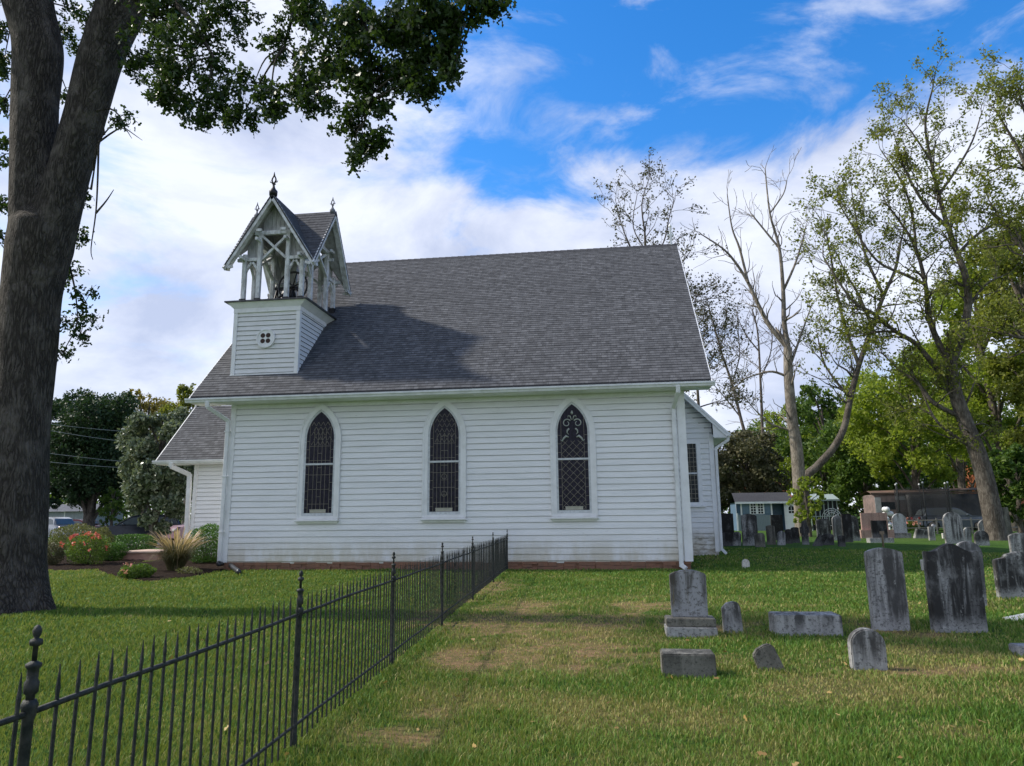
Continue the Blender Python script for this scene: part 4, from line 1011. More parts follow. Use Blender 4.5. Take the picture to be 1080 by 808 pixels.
# ------------------------------------------------------------------ foliage tools
def leaves_mesh(name, C_, size, mat, parent=None, shape='quad', vmean=.5, vstd=.22, flat_=.0, pal=None):
    """C_: (n,3) leaf centres; one small face per leaf, turned at random"""
    C_ = np.asarray(C_); n = len(C_)
    u = rng.normal(size=(n, 3)); u[:, 2] *= (1-flat_); u /= np.linalg.norm(u, axis=1)[:, None]
    q = rng.normal(size=(n, 3)); q -= u*(q*u).sum(1)[:, None]; q /= np.linalg.norm(q, axis=1)[:, None]
    s = size*rng.uniform(.6, 1.3, n)[:, None]
    if shape == 'quad': co = [(-.5, 0, 0), (0, -.30, .05), (.5, 0, 0), (0, .30, .05)]
    else: co = [(-.5, 0, .0), (-.25, -.22, .06), (.0, -.12, .0), (.2, -.3, .06), (.55, 0, -.05), (.2, .3, .06), (.0, .12, .0), (-.25, .22, .06)]
    k = len(co); nn = np.cross(u, q); V = np.empty((n, k, 3))
    for i, (a, b, c) in enumerate(co): V[:, i] = C_+u*a*s+q*b*s+nn*c*s
    me = bpy.data.meshes.new(name); me.vertices.add(n*k); me.vertices.foreach_set('co', V.ravel()); me.loops.add(n*k); me.polygons.add(n)
    me.loops.foreach_set('vertex_index', np.arange(n*k)); me.polygons.foreach_set('loop_start', np.arange(n)*k); me.polygons.foreach_set('loop_total', np.full(n, k)); me.update(calc_edges=True)
    big = np.sin(C_[:, 0]*.9+1)*np.sin(C_[:, 1]*.8+2)*np.sin(C_[:, 2]*.9+.5)
    v = np.clip(rng.normal(vmean, vstd, n)+.12*big, 0, 1); at = me.attributes.new('v', 'FLOAT', 'POINT'); at.data.foreach_set('value', np.repeat(v, k))
    o = bpy.data.objects.new(name, me); COL.objects.link(o); me.materials.append(mat)
    if parent: o.parent = parent
    return o
def grow(mb, p, d, length, r, lvl, tips, rr, spread=.7, up=.15, nb=(2, 3), shrink=.68, sides=6, wob=.18, rmin=.006, keep_lvl=1):
    """recursive limb: writes a tapering tube and calls itself for side shoots; twig points go to tips"""
    n = max(3, int(3+lvl)); pts = [Vector(p)]; dd = Vector(d).normalized()
    for i in range(n):
        dd = (dd+Vector((rr.gauss(0, wob), rr.gauss(0, wob), rr.gauss(0, wob)+up*.3))).normalized(); pts.append(pts[-1]+dd*length/n)
    rad = [max(rmin, r*(1-.55*i/n)) for i in range(n+1)]; mb.tube(pts, rad, max(3, sides if lvl > 1 else 4), cap=False)
    if lvl <= keep_lvl: tips += [pts[k] for k in range(1, n+1)]
    if lvl <= 0: return
    for j in range(rr.randint(*nb)):
        i = rr.randint(max(1, n//3), n); o_ = Vector((rr.gauss(0, 1), rr.gauss(0, 1), rr.gauss(0, .8)+up)).normalized()
        grow(mb, pts[i], (dd+o_*spread*1.1).normalized(), length*shrink*rr.uniform(.75, 1.1), rad[i]*.62, lvl-1, tips, rr, spread, up, nb, shrink, sides-1, wob, rmin, keep_lvl)
    grow(mb, pts[-1], dd, length*shrink, rad[-1]*.9, lvl-1, tips, rr, spread, up, nb, shrink, sides-1, wob, rmin, keep_lvl)
def scatter(tips, per, sig):
    T_ = np.array([tuple(q) for q in tips]); n = len(T_); 
    return (T_[:, None, :]+rng.normal(size=(n, per, 3))*sig).reshape(-1, 3)
def smooth_path(P, k=5):
    P = [Vector(p) for p in P]; out = []
    for i in range(len(P)-1):
        a = P[max(i-1, 0)]; b, c = P[i], P[i+1]; d = P[min(i+2, len(P)-1)]
        for j in range(k):
            t_ = j/k; out.append(.5*((2*b)+(c-a)*t_+(2*a-5*b+4*c-d)*t_*t_+(3*b-a-3*c+d)*t_**3))
    out.append(P[-1]); return out
LM = dict(
    oak=leaf_mat('oak_leaves', (.018, .035, .010), (.032, .062, .014), (.065, .10, .020), .30, .4),
    dark=leaf_mat('dark_green_leaves', (.010, .026, .010), (.022, .050, .018), (.050, .085, .028), .2),
    mid=leaf_mat('mid_green_leaves', (.03, .070, .014), (.07, .13, .022), (.14, .20, .035), .42),
    bright=leaf_mat('yellow_green_leaves', (.09, .14, .018), (.18, .24, .030), (.32, .36, .05), .5),
    olive=leaf_mat('olive_autumn_leaves', (.07, .09, .018), (.14, .165, .028), (.25, .25, .045), .45),
    magnolia=leaf_mat('glossy_grey_green_leaves', (.05, .075, .04), (.13, .165, .10), (.33, .35, .25), .15, .3),
    brown=leaf_mat('brown_green_leaves', (.05, .055, .024), (.10, .10, .048), (.17, .15, .08), .2),
    gold=leaf_mat('golden_leaves', (.09, .10, .02), (.17, .15, .03), (.30, .22, .05), .35),
    hedge=leaf_mat('box_hedge_leaves', (.018, .055, .010), (.045, .12, .016), (.11, .22, .03), .2, .4),
    yhedge=leaf_mat('yellowish_shrub_leaves', (.06, .07, .02), (.12, .13, .04), (.22, .22, .08), .2),
    straw=leaf_mat('straw_plumes', (.26, .17, .10), (.42, .29, .17), (.55, .41, .26), .25),
    grassb=leaf_mat('tuft_blades', (.035, .04, .014), (.08, .085, .03), (.17, .14, .07), .2),
    red=leaf_mat('red_flowers', (.40, .05, .04), (.55, .10, .08), (.65, .2, .15), .25),
    pinkf=leaf_mat('pink_flowers', (.55, .18, .14), (.6, .25, .2), (.7, .4, .3), .2),
    fallen=leaf_mat('fallen_leaf', (.16, .09, .03), (.30, .19, .06), (.45, .33, .12), .1),
)
BK = dict(oak=bark_mat('oak_bark', (.20, .175, .148), (.045, .038, .032), (12.5, 12.5, 1.25), 1.8), grey=bark_mat('grey_bark', (.17, .15, .125), (.07, .058, .048), (6, 6, 1.2), .6),
          pale=bark_mat('pale_bare_wood', (.30, .265, .22), (.14, .12, .095), (5, 5, .9), .5), twig=vary('twig_bark', (.12, .095, .075), (.05, .04, .033), 3, .9))

# ------------------------------------------------------------------ the big oak on the left
oak = empty('oak_tree', (-11.35, 12.3, 0), 0, 'huge dark oak at the left with forked trunk, leafy boughs hanging over the picture', 'tree')
OB = Vector(oak.location)
def toward(px, py, y): return onY(px, py, y)-OB
mt_ = MB(); mb = MB()
def rugged(mb, path, rad, n=28, amp=.030, deep=None):
    """trunk tube with furrowed, fluted surface"""
    P = smooth_path(path, 8); R_ = np.interp(np.linspace(0, len(rad)-1, len(P)), range(len(rad)), rad); base = len(mb.v); vs = []; fs = []; DY = [1.0]*len(P) if not deep else list(np.interp(np.linspace(0, len(rad)-1, len(P)), range(len(deep)), deep))
    for i, p in enumerate(P):
        for k in range(n):
            a_ = 2*PI*k/n; r = R_[i]*(1+amp*noise.noise(Vector((math.cos(a_)*2.2, math.sin(a_)*2.2, p.z*.5)))*2.2+amp*.55*noise.noise(Vector((math.cos(a_)*9, math.sin(a_)*9, p.z*.8))))
            if p.z < 1.1: r *= 1+(.06+.26*max(0, math.sin(a_*5+1)))*(max(0, 1.1-p.z)/1.1)**2
            vs.append(p+Vector((math.cos(a_)*r, math.sin(a_)*r*DY[i], 0)))
    for i in range(len(P)-1):
        for k in range(n): k2 = (k+1) % n; fs.append((i*n+k, i*n+k2, (i+1)*n+k2, (i+1)*n+k))
    fs.append(tuple(range(n-1, -1, -1))); fs.append(tuple((len(P)-1)*n+k for k in range(n)))
    mb.add(vs, fs, True)
def mid(xa, xb, py, y=12.3):
    a_, b_ = onY(xa, py, y), onY(xb, py, y); return (a_+b_)/2-OB, (b_-a_).length/2
tr_ = [(-21, 47, 646), (-19, 43, 625), (-17, 40, 590), (-14, 42, 540), (-9, 46, 450), (1, 51, 390), (9, 59, 310), (14, 70, 262), (18, 73, 240), (27, 60, 222), (36, 52, 207)]
pp_ = [mid(*q) for q in tr_]; path = [q[0] for q in pp_]; path[0].z = -.15
rugged(mt_, path, [q[1]*(1.0) for q in pp_])
la = [mid(22, 50, 300), mid(17, 56, 245), mid(17, 56, 185), mid(18, 57, 110), mid(18, 62, 50), mid(6, 52, 0), mid(0, 44, -60), mid(-20, 16, -160), mid(-30, -5, -260)]
rugged(mt_, [q[0] for q in la], [q[1]*.96 for q in la], 22, .03, [1.05, 1.22, 1.15, 1.05, 1, 1, 1, 1])
lb = [mid(30, 58, 300), mid(38, 76, 240), mid(56, 91, 180), mid(73, 109, 120), mid(87, 127, 60), mid(106, 151, 5), mid(125, 172, -60), mid(175, 210, -150), mid(240, 262, -250)]
rugged(mt_, [q[0] for q in lb], [q[1]*.96 for q in lb], 22, .03, [1.05, 1.22, 1.15, 1.05, 1, 1, 1, 1, 1])
# boughs: start limb, list of pixel/depth points; then sprays of twigs at given clumps
CL = [  # px, py, depth, radius(px), leaves
 (160, 20, 11.5, 42, 900), (200, 60, 11, 42, 1000), (240, 15, 11.2, 35, 550), (180, 100, 11, 30, 600), (150, 70, 12, 26, 400), (230, 105, 10.8, 26, 420), (215, 128, 10.8, 15, 130), (254, 125, 10.6, 17, 200), (268, 88, 10.6, 20, 180),
 (285, 112, 10.2, 20, 240), (310, 88, 10.2, 24, 300), (300, 45, 10.5, 28, 260), (330, 15, 10.2, 28, 420), (345, 60, 10, 28, 450), (335, 100, 10, 20, 260), (375, 30, 9.8, 34, 800), (385, 75, 9.6, 30, 700),
 (395, 115, 9.6, 18, 230), (368, 130, 9.6, 17, 190), (388, 152, 9.6, 15, 170), (376, 164, 9.6, 9, 70), (402, 145, 9.6, 9, 70), (420, 40, 9.4, 34, 900), (455, 20, 9.2, 32, 800), (430, 75, 9.3, 24, 500), (468, 52, 9.2, 26, 560), (448, 98, 9.2, 15, 170), (440, 85, 9.2, 14, 130), (475, 78, 9.1, 13, 120),
 (490, 15, 9, 22, 300), (515, 8, 9, 16, 140), (532, 2, 9, 8, 50), (130, 128, 11.5, 14, 80),
 (100, 25, 13.2, 26, 260), (70, 40, 13.5, 18, 160), (72, 100, 13.6, 14, 90), (5, 60, 12.8, 22, 260), (2, 110, 12.8, 17, 150), (-5, 160, 12.8, 18, 160), (2, 215, 12.8, 15, 120), (4, 250, 12.8, 10, 60), (-20, 30, 12, 34, 400),
 (75, 245, 12.9, 14, 80), (90, 210, 12.8, 10, 35), (72, 290, 12.8, 14, 70), (90, 318, 12.8, 16, 85), (70, 340, 12.8, 14, 70), (85, 352, 12.7, 14, 70), (66, 372, 12.8, 10, 45), (98, 338, 12.7, 8, 25), (80, 200, 12.9, 9, 40),
 (210, -30, 11.5, 60, 700), (330, -40, 10.5, 60, 800), (430, -40, 9.6, 60, 700), (60, -50, 12, 70, 600), (-60, -40, 12, 80, 600), (520, -40, 9, 45, 300)]
tips = []; rr = random.Random(11)
srcs = [path[-1], path[-2], path[-3]]+[q[0] for q in la]+[q[0] for q in lb]
bough = [smooth_path([lb[6][0], toward(240, -70, 11.5), toward(300, -45, 10.8), toward(370, -25, 10), toward(440, -25, 9.5), toward(500, -10, 9.1)], 6),
         smooth_path([lb[5][0], toward(165, -10, 11.8), toward(200, 20, 11.2), toward(225, 60, 11)], 5),
         smooth_path([toward(300, -45, 10.8), toward(310, 0, 10.4), toward(300, 50, 10.4)], 5),
         smooth_path([toward(370, -25, 10), toward(385, 30, 9.8), toward(392, 90, 9.6), toward(384, 130, 9.6)], 5),
         smooth_path([la[5][0], toward(-20, -20, 12), toward(-70, -30, 11)], 5),
         smooth_path([path[-3], toward(66, 260, 12.9), toward(78, 300, 12.8), toward(82, 335, 12.8)], 5)]
for i, b_ in enumerate(bough):
    r0 = (.16, .10, .06, .06, .12, .035)[i]; mb.tube(b_, [r0*(1-.75*k/(len(b_)-1)) for k in range(len(b_))], 8, cap=False); srcs += b_
allsrc = [Vector(q) for q in srcs]
for px, py, dp, rad, cnt_ in CL:
    c = toward(px, py, dp); R_ = rad*dp/F
    s = min(allsrc, key=lambda q: (q-c).length+(.6 if q.z < c.z-.3 else 0))
    ndir = (c-s); L_ = ndir.length
    if L_ > .05:
        m1 = s.lerp(c, .5)+Vector((rr.gauss(0, .1), rr.gauss(0, .1), .12*L_)); pth = smooth_path([s, m1, c], 4); r0 = min(.045, .012+.008*L_); mb.tube(pth, [r0*(1-.6*k/(len(pth)-1)) for k in range(len(pth))], 5, cap=False)
    loc_t = []
    for k in range(max(5, int(cnt_/26))):
        dv = Vector((rr.gauss(0, 1), rr.gauss(0, 1), rr.gauss(0, 1)))*.62; dv *= R_*min(1, 1.05/max(.01, dv.length)); e_ = c+dv; m1 = c+dv*.5+Vector((0, 0, .05)); mb.tube([c, m1, e_], [.009, .006, .003], 3, cap=False)
        loc_t += [e_, m1.lerp(e_, .5), e_-Vector((0, 0, .04))]
    tips.append((loc_t, cnt_))
# a few dead hanging twigs right of the trunk
for P in ([(98, 180, 12.2), (104, 150, 12.1), (122, 128, 12), (131, 120, 12)], [(104, 150, 12.1), (103, 190, 12.1), (101, 225, 12), (96, 262, 12), (98, 274, 12)], [(101, 225, 12), (112, 212, 12), (120, 200, 12)], [(122, 128, 12), (150, 148, 12)], [(104, 150, 12.1), (128, 135, 12), (139, 146, 12)], [(110, 142, 12), (108, 118, 12), (116, 100, 12)], [(96, 200, 12.3), (104, 150, 12.1)]):
    q = smooth_path([toward(*k) for k in P], 4); mb.tube(q, [.022*(1-.75*i/(len(q)-1)) for i in range(len(q))], 4, cap=False)
to = mt_.build('trunk', BK['oak'], oak); md_ = to.modifiers.new('merge', 'REMESH'); md_.mode = 'VOXEL'; md_.voxel_size = .038; md_.use_smooth_shade = True
md_ = to.modifiers.new('soft', 'SMOOTH'); md_.iterations = 12; md_.factor = .5
mb.build('branches', BK['oak'], oak)
pts = []
for lt, cn in tips:
    T_ = np.array([tuple(q) for q in lt]); k = int(cn*1.75); idx = rng.integers(0, len(T_), k); pts.append(T_[idx]+rng.normal(size=(k, 3))*.07)
# upper crown above the picture: it shades the lawn
up_ = []
for i in range(150):
    c = Vector((rr.uniform(-7, 9), rr.uniform(-6.5, 6.5), rr.uniform(12.5, 20))); 
    if (c.x/8)**2+(c.y/6.5)**2+((c.z-15)/6)**2 < 1.1 and c.z-3.6 > .92*(c.y+13.4): up_.append(c)
for c in up_: pts.append(np.array([tuple(c)])+rng.normal(size=(150, 3))*np.array([.75, .75, .5]))
leaves_mesh('crown', np.concatenate(pts), .10, LM['oak'], oak, 'oak', .42, .25)

# ------------------------------------------------------------------ trees beyond the churchyard
def leafy(name, px, pbase_y, depth, ptop, pw, mat, bark, label, n=6000, size=.28, seed=0, trunk_px=None, crown_lo=.25, conic=0.0, group='leafy trees beyond the churchyard', vm=.5, lobes=16, fill=.5, cat='tree'):
    """px: pixel column of the trunk foot, ptop/pw: crown top row and crown width as seen; depth in metres"""
    rr = random.Random(seed+100); k = depth/F; q = onY(px, 545, depth); g = G(q.x, depth); root = Vector((q.x, depth, g)); H_ = onY(px, ptop, depth).z-g; W_ = pw*k/2
    o = empty(name, root, 0, label, cat, group); mb = MB()
    r0 = trunk_px*k/2 if trunk_px else H_*.018+.06
    lean = rr.uniform(-.03, .03); pth = smooth_path([(0, 0, -.3), (lean*H_*.3, 0, H_*.3), (lean*H_, rr.uniform(-.3, .3), H_*.62), (lean*H_, 0, H_*.9)], 5); mb.tube(pth, [max(.03, r0*(1-.85*i/(len(pth)-1))) for i in range(len(pth))], 9, cap=False)
    cl = []
    for i in range(lobes):
        f = crown_lo+(.93-crown_lo)*((i+.5)/lobes); wz = math.sin(PI*min(1, max(.02, (f-crown_lo*.6)/(1.12-crown_lo*.6))))**.6 if not conic else (1-f)*conic+.22
        a_ = i*2.4+rr.uniform(-.4, .4); rad = W_*wz*rr.uniform(.45, .78); c = Vector((math.cos(a_)*rad, math.sin(a_)*rad*.9, H_*f)); rl = W_*rr.uniform(.26, .42)*(1 if not conic else .8)*max(.5, wz)
        cl.append((c, rl)); st = pth[min(len(pth)-1, int(len(pth)*max(.15, f-.18)))]
        p2 = smooth_path([st, st.lerp(c, .5)+Vector((0, 0, .05*H_)), c], 3); mb.tube(p2, [max(.02, r0*.35*(1-.75*j/(len(p2)-1))) for j in range(len(p2))], 5, cap=False)
    cl.append((Vector((lean*H_, 0, H_*.88)), W_*.26*(1 if not conic else .6)))
    mb.build('trunk', bark, o); P = []; tot = sum(r*r for _, r in cl)
    for c, r in cl:
        m_ = int(n*r*r/tot); d_ = rng.normal(size=(m_, 3)); d_ /= np.linalg.norm(d_, axis=1)[:, None]; rad = r*rng.uniform(.15, 1, m_)**fill
        # leaves gather on small sprays
        ns = max(8, m_//14); s_ = rng.normal(size=(ns, 3)); s_ /= np.linalg.norm(s_, axis=1)[:, None]; s_ *= (r*rng.uniform(.3, 1.15, ns)**fill)[:, None]; s_[:, 2] *= .8
        ii = rng.integers(0, ns, m_); P.append(np.array([tuple(c)])+s_[ii]+rng.normal(size=(m_, 3))*r*.13)
    leaves_mesh('crown', np.concatenate(P), size, mat, o, 'quad', vm, .22)
    return o
BT = BK['grey']
# right-hand side
leafy('round_bush', 790, 0, 68, 452, 92, LM['brown'], BT, 'dome of brownish green foliage right of the church, behind the blue shed', 22000, .27, 1, crown_lo=.12, group=None, lobes=20)
leafy('round_bush', 750, 0, 66, 468, 60, LM['brown'], BT, 'low olive brown bush partly hidden by the church corner', 9000, .27, 2, crown_lo=.12, group=None)
leafy('leafy_tree', 872, 0, 72, 400, 88, LM['mid'], BT, 'mid green tree behind the bare dead trunk', 11000, .34, 3, crown_lo=.1)
leafy('leafy_tree', 915, 0, 66, 432, 100, LM['mid'], BT, 'green rounded tree left of the covered trailer', 15000, .32, 4, crown_lo=.08)
leafy('leafy_tree', 968, 0, 58, 384, 124, LM['bright'], BT, 'bright yellow green tree above the covered trailer', 19000, .28, 5, crown_lo=.3)
leafy('leafy_tree', 1018, 0, 74, 345, 124, LM['bright'], BT, 'tall yellow green tree behind the leaning trunk', 17000, .32, 6, crown_lo=.25)
leafy('leafy_tree', 842, 0, 88, 424, 74, LM['bright'], BT, 'small light green tree just left of the bare dead trunk', 9000, .36, 7, crown_lo=.08)
leafy('leafy_tree', 1068, 0, 52, 262, 128, LM['bright'], BT, 'tall yellowish tree at the right edge', 26000, .25, 8, crown_lo=.18, fill=.65)
leafy('leafy_tree', 1120, 0, 47, 205, 125, LM['olive'], BT, 'tallest olive tree reaching in from beyond the right edge', 26000, .25, 9, crown_lo=.2, fill=.7)
leafy('leafy_tree', 1075, 0, 43, 468, 62, LM['mid'], BT, 'low fresh green tree beside the orange brick house', 11000, .21, 10, crown_lo=.1)
leafy('leafy_tree', 985, 0, 92, 445, 90, LM['dark'], BT, 'dark evergreen mass directly behind the covered trailer', 6000, .40, 11, crown_lo=.05)
leafy('leafy_tree', 805, 0, 96, 445, 95, LM['mid'], BT, 'far green tree above the roof of the blue shed', 10000, .40, 12, crown_lo=.1)
leafy('leafy_tree', 1040, 0, 84, 415, 100, LM['mid'], BT, 'mid green tree right of the leaning trunk, behind the yellow green one', 11000, .36, 13, crown_lo=.08)
leafy('leafy_tree', 888, 0, 100, 425, 80, LM['olive'], BT, 'far olive tree showing above the green rounded tree', 9000, .40, 14, crown_lo=.1)
leafy('leafy_tree', 935, 0, 84, 412, 85, LM['mid'], BT, 'green tree between the green rounded tree and the bright one', 10000, .34, 15, crown_lo=.1)
# left-hand side
leafy('evergreen_tree', 94, 0, 43, 410, 118, LM['dark'], BK['grey'], 'tall dark evergreen with thick trunk behind the garden beds', 46000, .20, 20, trunk_px=15, crown_lo=.24, group=None, lobes=30, fill=.6)
leafy('evergreen_tree', 40, 0, 48, 416, 90, LM['dark'], BK['grey'], 'dark evergreen half hidden behind the oak trunk', 26000, .22, 21, crown_lo=.22, group=None, lobes=20)
leafy('magnolia_tree', 163, 0, 33, 430, 92, LM['magnolia'], BK['grey'], 'glossy grey green magnolia left of the church porch', 30000, .20, 22, crown_lo=.12, group=None, lobes=22)
leafy('autumn_tree', 152, 0, 66, 408, 90, LM['gold'], BT, 'golden green tree behind the magnolia', 12000, .28, 23, crown_lo=.25, group=None)
leafy('autumn_tree', 195, 0, 60, 402, 70, LM['olive'], BT, 'olive tinged tree touching the church roof edge on the left', 12000, .27, 24, crown_lo=.25, group=None)
leafy('small_tree', 118, 0, 42, 512, 34, LM['mid'], BT, 'small green sapling below the dark evergreen', 2200, .18, 25, crown_lo=.15, group=None)
leafy('leafy_tree', -30, 0, 50, 400, 110, LM['dark'], BT, 'dark tree beyond the left edge behind the oak', 7000, .28, 26)
# ivy and suckers on the dead tree foot are part of that tree (below)
# distant wood: one mass
P = []
rr = random.Random(5)
for i in range(170):
    th = rr.uniform(-62, 62)*PI/180+.133; dist = rr.uniform(112, 150); x, y = dist*math.sin(th), dist*math.cos(th); hh = rr.uniform(11, 17)*(1.0 if abs(math.degrees(th-.133)) > 8 else .8)
    for j in range(5): P.append(np.array([(x, y, G(x, y)+hh*(.12+.19*j))])+rng.normal(size=(95, 3))*np.array([2.6, 2.6, 1.5]))
wd_ = leaves_mesh('woodland', np.concatenate(P), .75, LM['mid'], None, 'quad', .3, .25); tag(wd_, 'far line of green woodland closing the horizon', 'woodland', kind='stuff')
P = []
for i in range(150):
    x = rr.uniform(5, 42); y = rr.uniform(64.5, 72); P.append(np.array([(x, y, G(x, y)+.7)])+rng.normal(size=(60, 3))*np.array([1.0, .8, .65]))
for i in range(130):
    x = rr.uniform(-46, -13); y = rr.uniform(64, 72); P.append(np.array([(x, y, G(x, y)+rr.uniform(.7, 4.5))])+rng.normal(size=(70, 3))*np.array([1.3, .8, .9]))
ub = leaves_mesh('undergrowth', np.concatenate(P), .26, LM['dark'], None, 'quad', .45, .25); tag(ub, 'dark tangled undergrowth along the far edge of the lawn', 'undergrowth', kind='stuff')

# ---- traced bare and sparse trees
def traced(name, depth, limbs, label, bark, leafm=None, group=None, seed=1, lvl=2, tw=1.0, leaf=.2, per=4, sig=.25, vm=.5, dens=1.0, cat='tree', spread=.75, keep=1):
    rr = random.Random(seed); k = depth/F; p0 = onY(limbs[0][0][0][0], limbs[0][0][0][1], depth); root = Vector((p0.x, depth, G(p0.x, depth))); o = empty(name, root, 0, label, cat, group); mb = MB(); tips = []
    for li, (pts, r0, r1) in enumerate(limbs):
        ph = rr.uniform(0, 6); P = []
        for i, q in enumerate(pts):
            dy = q[2] if len(q) > 2 else (0 if li == 0 else math.sin(ph+i*.9)*.5*i*k*10*.35)
            v = onY(q[0], q[1], depth+dy)-root; P.append(v)
        if li == 0: P[0].z = -.2
        S_ = smooth_path(P, 5); n_ = len(S_); R_ = [(r0+(r1-r0)*i/(n_-1))*k/2 for i in range(n_)]; mb.tube(S_, R_, 9 if r0 > 8 else 6, cap=False)
        start = .45 if li == 0 else .2
        for i in range(int(n_*start), n_):
            for _ in range(2 if rr.random() < .45*dens else 1):
                if rr.random() > .62*dens: continue
                d = (S_[min(i+1, n_-1)]-S_[i-1]).normalized(); o_ = Vector((rr.gauss(0, 1), rr.gauss(0, 1), rr.gauss(.1, .7))).normalized()
                grow(mb, S_[i], (d*.8+o_*.8).normalized(), rr.uniform(16, 34)*k*tw, max(.012, min(R_[i]*.5, 1.3*k)), lvl, tips, rr, spread, .15, (1, 2), .66, 5, .2, .22*k, keep)
        grow(mb, S_[-1], (S_[-1]-S_[-2]).normalized(), 22*k*tw, max(.012, R_[-1]*.9), lvl, tips, rr, spread, .15, (1, 2), .66, 5, .2, .22*k, keep)
    mb.build('trunk', bark, o)
    if leafm:
        P = scatter(tips, per, sig); leaves_mesh('crown', P, leaf, leafm, o, 'quad', vm, .22)
    return o
traced('dead_tree', 44, [
  ([(843, 528), (841, 480), (836, 445), (832, 400), (831, 367)], 13.5, 8.5),
  ([(831, 367), (812, 344), (800, 322), (789, 298), (775, 276), (762, 262), (741, 248)], 5.5, 1.2),
  ([(789, 298), (780, 262), (772, 240), (767, 205)], 3, 1),
  ([(831, 367), (827, 340), (826, 307), (822, 262), (812, 225), (807, 179)], 6, 1.1),
  ([(826, 307), (838, 280), (846, 255), (850, 238)], 3, 1), ([(822, 262), (800, 235), (792, 225)], 2.4, 1), ([(812, 225), (826, 205), (830, 190)], 2, .8),
  ([(836, 400), (815, 392), (795, 396), (780, 402)], 3, 1), ([(838, 455), (815, 448), (800, 436), (790, 425)], 2.6, .8), ([(832, 390), (846, 350), (856, 322)], 3, 1)],
  'bare dead tree with pale trunk and leafless forked limbs, right of the church', BK['pale'], None, seed=3, lvl=1, tw=.8, dens=.8)
o_t = traced('sparse_tree', 46, [
  ([(847, 532), (850, 508), (862, 492), (878, 474), (890, 452), (897, 420), (906, 385), (920, 345), (932, 312), (944, 285), (950, 255)], 9.5, 2.4),
  ([(906, 385), (893, 350), (884, 315), (878, 280), (872, 250)], 4, 1), ([(920, 345), (905, 310), (893, 290), (880, 262)], 3.5, 1), ([(932, 312), (915, 275), (905, 240), (898, 200)], 3.5, 1), ([(897, 420), (880, 400), (868, 380), (862, 352)], 3, 1)],
  'slender leaning tree curving up to the right from the foot of the dead tree', BK['grey'], LM['olive'], seed=5, lvl=2, leaf=.20, per=2, sig=.16, dens=.7, keep=0)
# low leafy suckers round its foot
leafy('ivy_bush', 853, 0, 43, 500, 48, LM['bright'], BT, 'fresh green ivy bush wrapping the foot of the dead tree', 1500, .20, 31, crown_lo=.2, group=None, lobes=9)
traced('sparse_tree', 36, [
  ([(1049, 548), (1040, 510), (1030, 475), (1018, 445), (1008, 415), (1003, 385)], 18, 11),
  ([(1003, 385), (1014, 355), (1021, 325), (1019, 295), (1010, 268), (1000, 240), (990, 205), (982, 170), (976, 130), (984, 92)], 9, 1.6),
  ([(1003, 385), (990, 362), (980, 335), (976, 300), (966, 262), (950, 235), (935, 215)], 7, 1.4),
  ([(1008, 415), (985, 385), (965, 362), (945, 350), (920, 330), (900, 318), (880, 290), (868, 270)], 6, 1.3),
  ([(1014, 440), (985, 425), (966, 402), (948, 390), (930, 372)], 5, 1.2), ([(1022, 470), (1000, 455), (985, 440), (972, 412)], 4, 1.2),
  ([(1010, 268), (1030, 248), (1050, 235), (1075, 212)], 4, 1.4), ([(1000, 240), (975, 215), (955, 180), (945, 150)], 4, 1), ([(990, 205), (1008, 180), (1025, 150), (1035, 120)], 3.5, 1),
  ([(976, 300), (955, 290), (925, 275), (900, 240), (885, 215)], 3.6, 1), ([(966, 262), (962, 225), (950, 190), (930, 160)], 3, 1), ([(982, 170), (962, 140), (950, 125)], 2.4, 1), ([(945, 350), (925, 350), (900, 355), (880, 345)], 3, 1), ([(1021, 325), (1040, 300), (1060, 290)], 3.5, 1)],
  'tall leaning tree with dark forked limbs and thin yellowing leaves', BK['grey'], LM['olive'], seed=8, lvl=2, leaf=.155, per=6, sig=.14, dens=.85, tw=1.05, keep=0)
traced('sparse_tree', 31, [
  ([(1135, 560), (1130, 480), (1120, 380), (1112, 300), (1105, 220), (1098, 150)], 18, 6),
  ([(1112, 300), (1085, 270), (1062, 240), (1045, 215)], 6, 1.4), ([(1105, 220), (1085, 180), (1070, 150), (1052, 120)], 6, 1.4), ([(1098, 150), (1080, 115), (1072, 85)], 5, 1.2), ([(1120, 380), (1095, 360), (1070, 355), (1048, 350)], 6, 1.6), ([(1098, 150), (1120, 100), (1140, 60)], 5, 1.5), ([(1085, 180), (1060, 175), (1040, 185)], 3, 1)],
  'sparse tree reaching in over the right edge of the sky', BK['grey'], LM['olive'], seed=12, lvl=2, leaf=.15, per=7, sig=.15, dens=.9, keep=0)
traced('twiggy_tree', 48, [
  ([(688, 540), (686, 450), (683, 350), (682, 290), (680, 245)], 6, 2.2), ([(683, 300), (665, 262), (655, 235), (650, 215)], 2, .8), ([(682, 290), (700, 255), (706, 228), (712, 210)], 2, .8), ([(680, 245), (677, 215), (684, 190)], 2, .8),
  ([(682, 300), (712, 285), (728, 265)], 2, .8), ([(684, 340), (715, 325), (735, 318), (750, 315)], 2, .8), ([(685, 270), (668, 240), (672, 205)], 1.6, .7), ([(685, 380), (725, 370), (750, 352)], 2, .8), ([(686, 420), (730, 410), (752, 395)], 2, .8)],
  'fine twiggy tree with small dark leaves rising behind the church roof', BK['twig'], LM['brown'], seed=21, lvl=2, leaf=.19, per=2, sig=.16, dens=.9, keep=0, tw=.75, vm=.3)
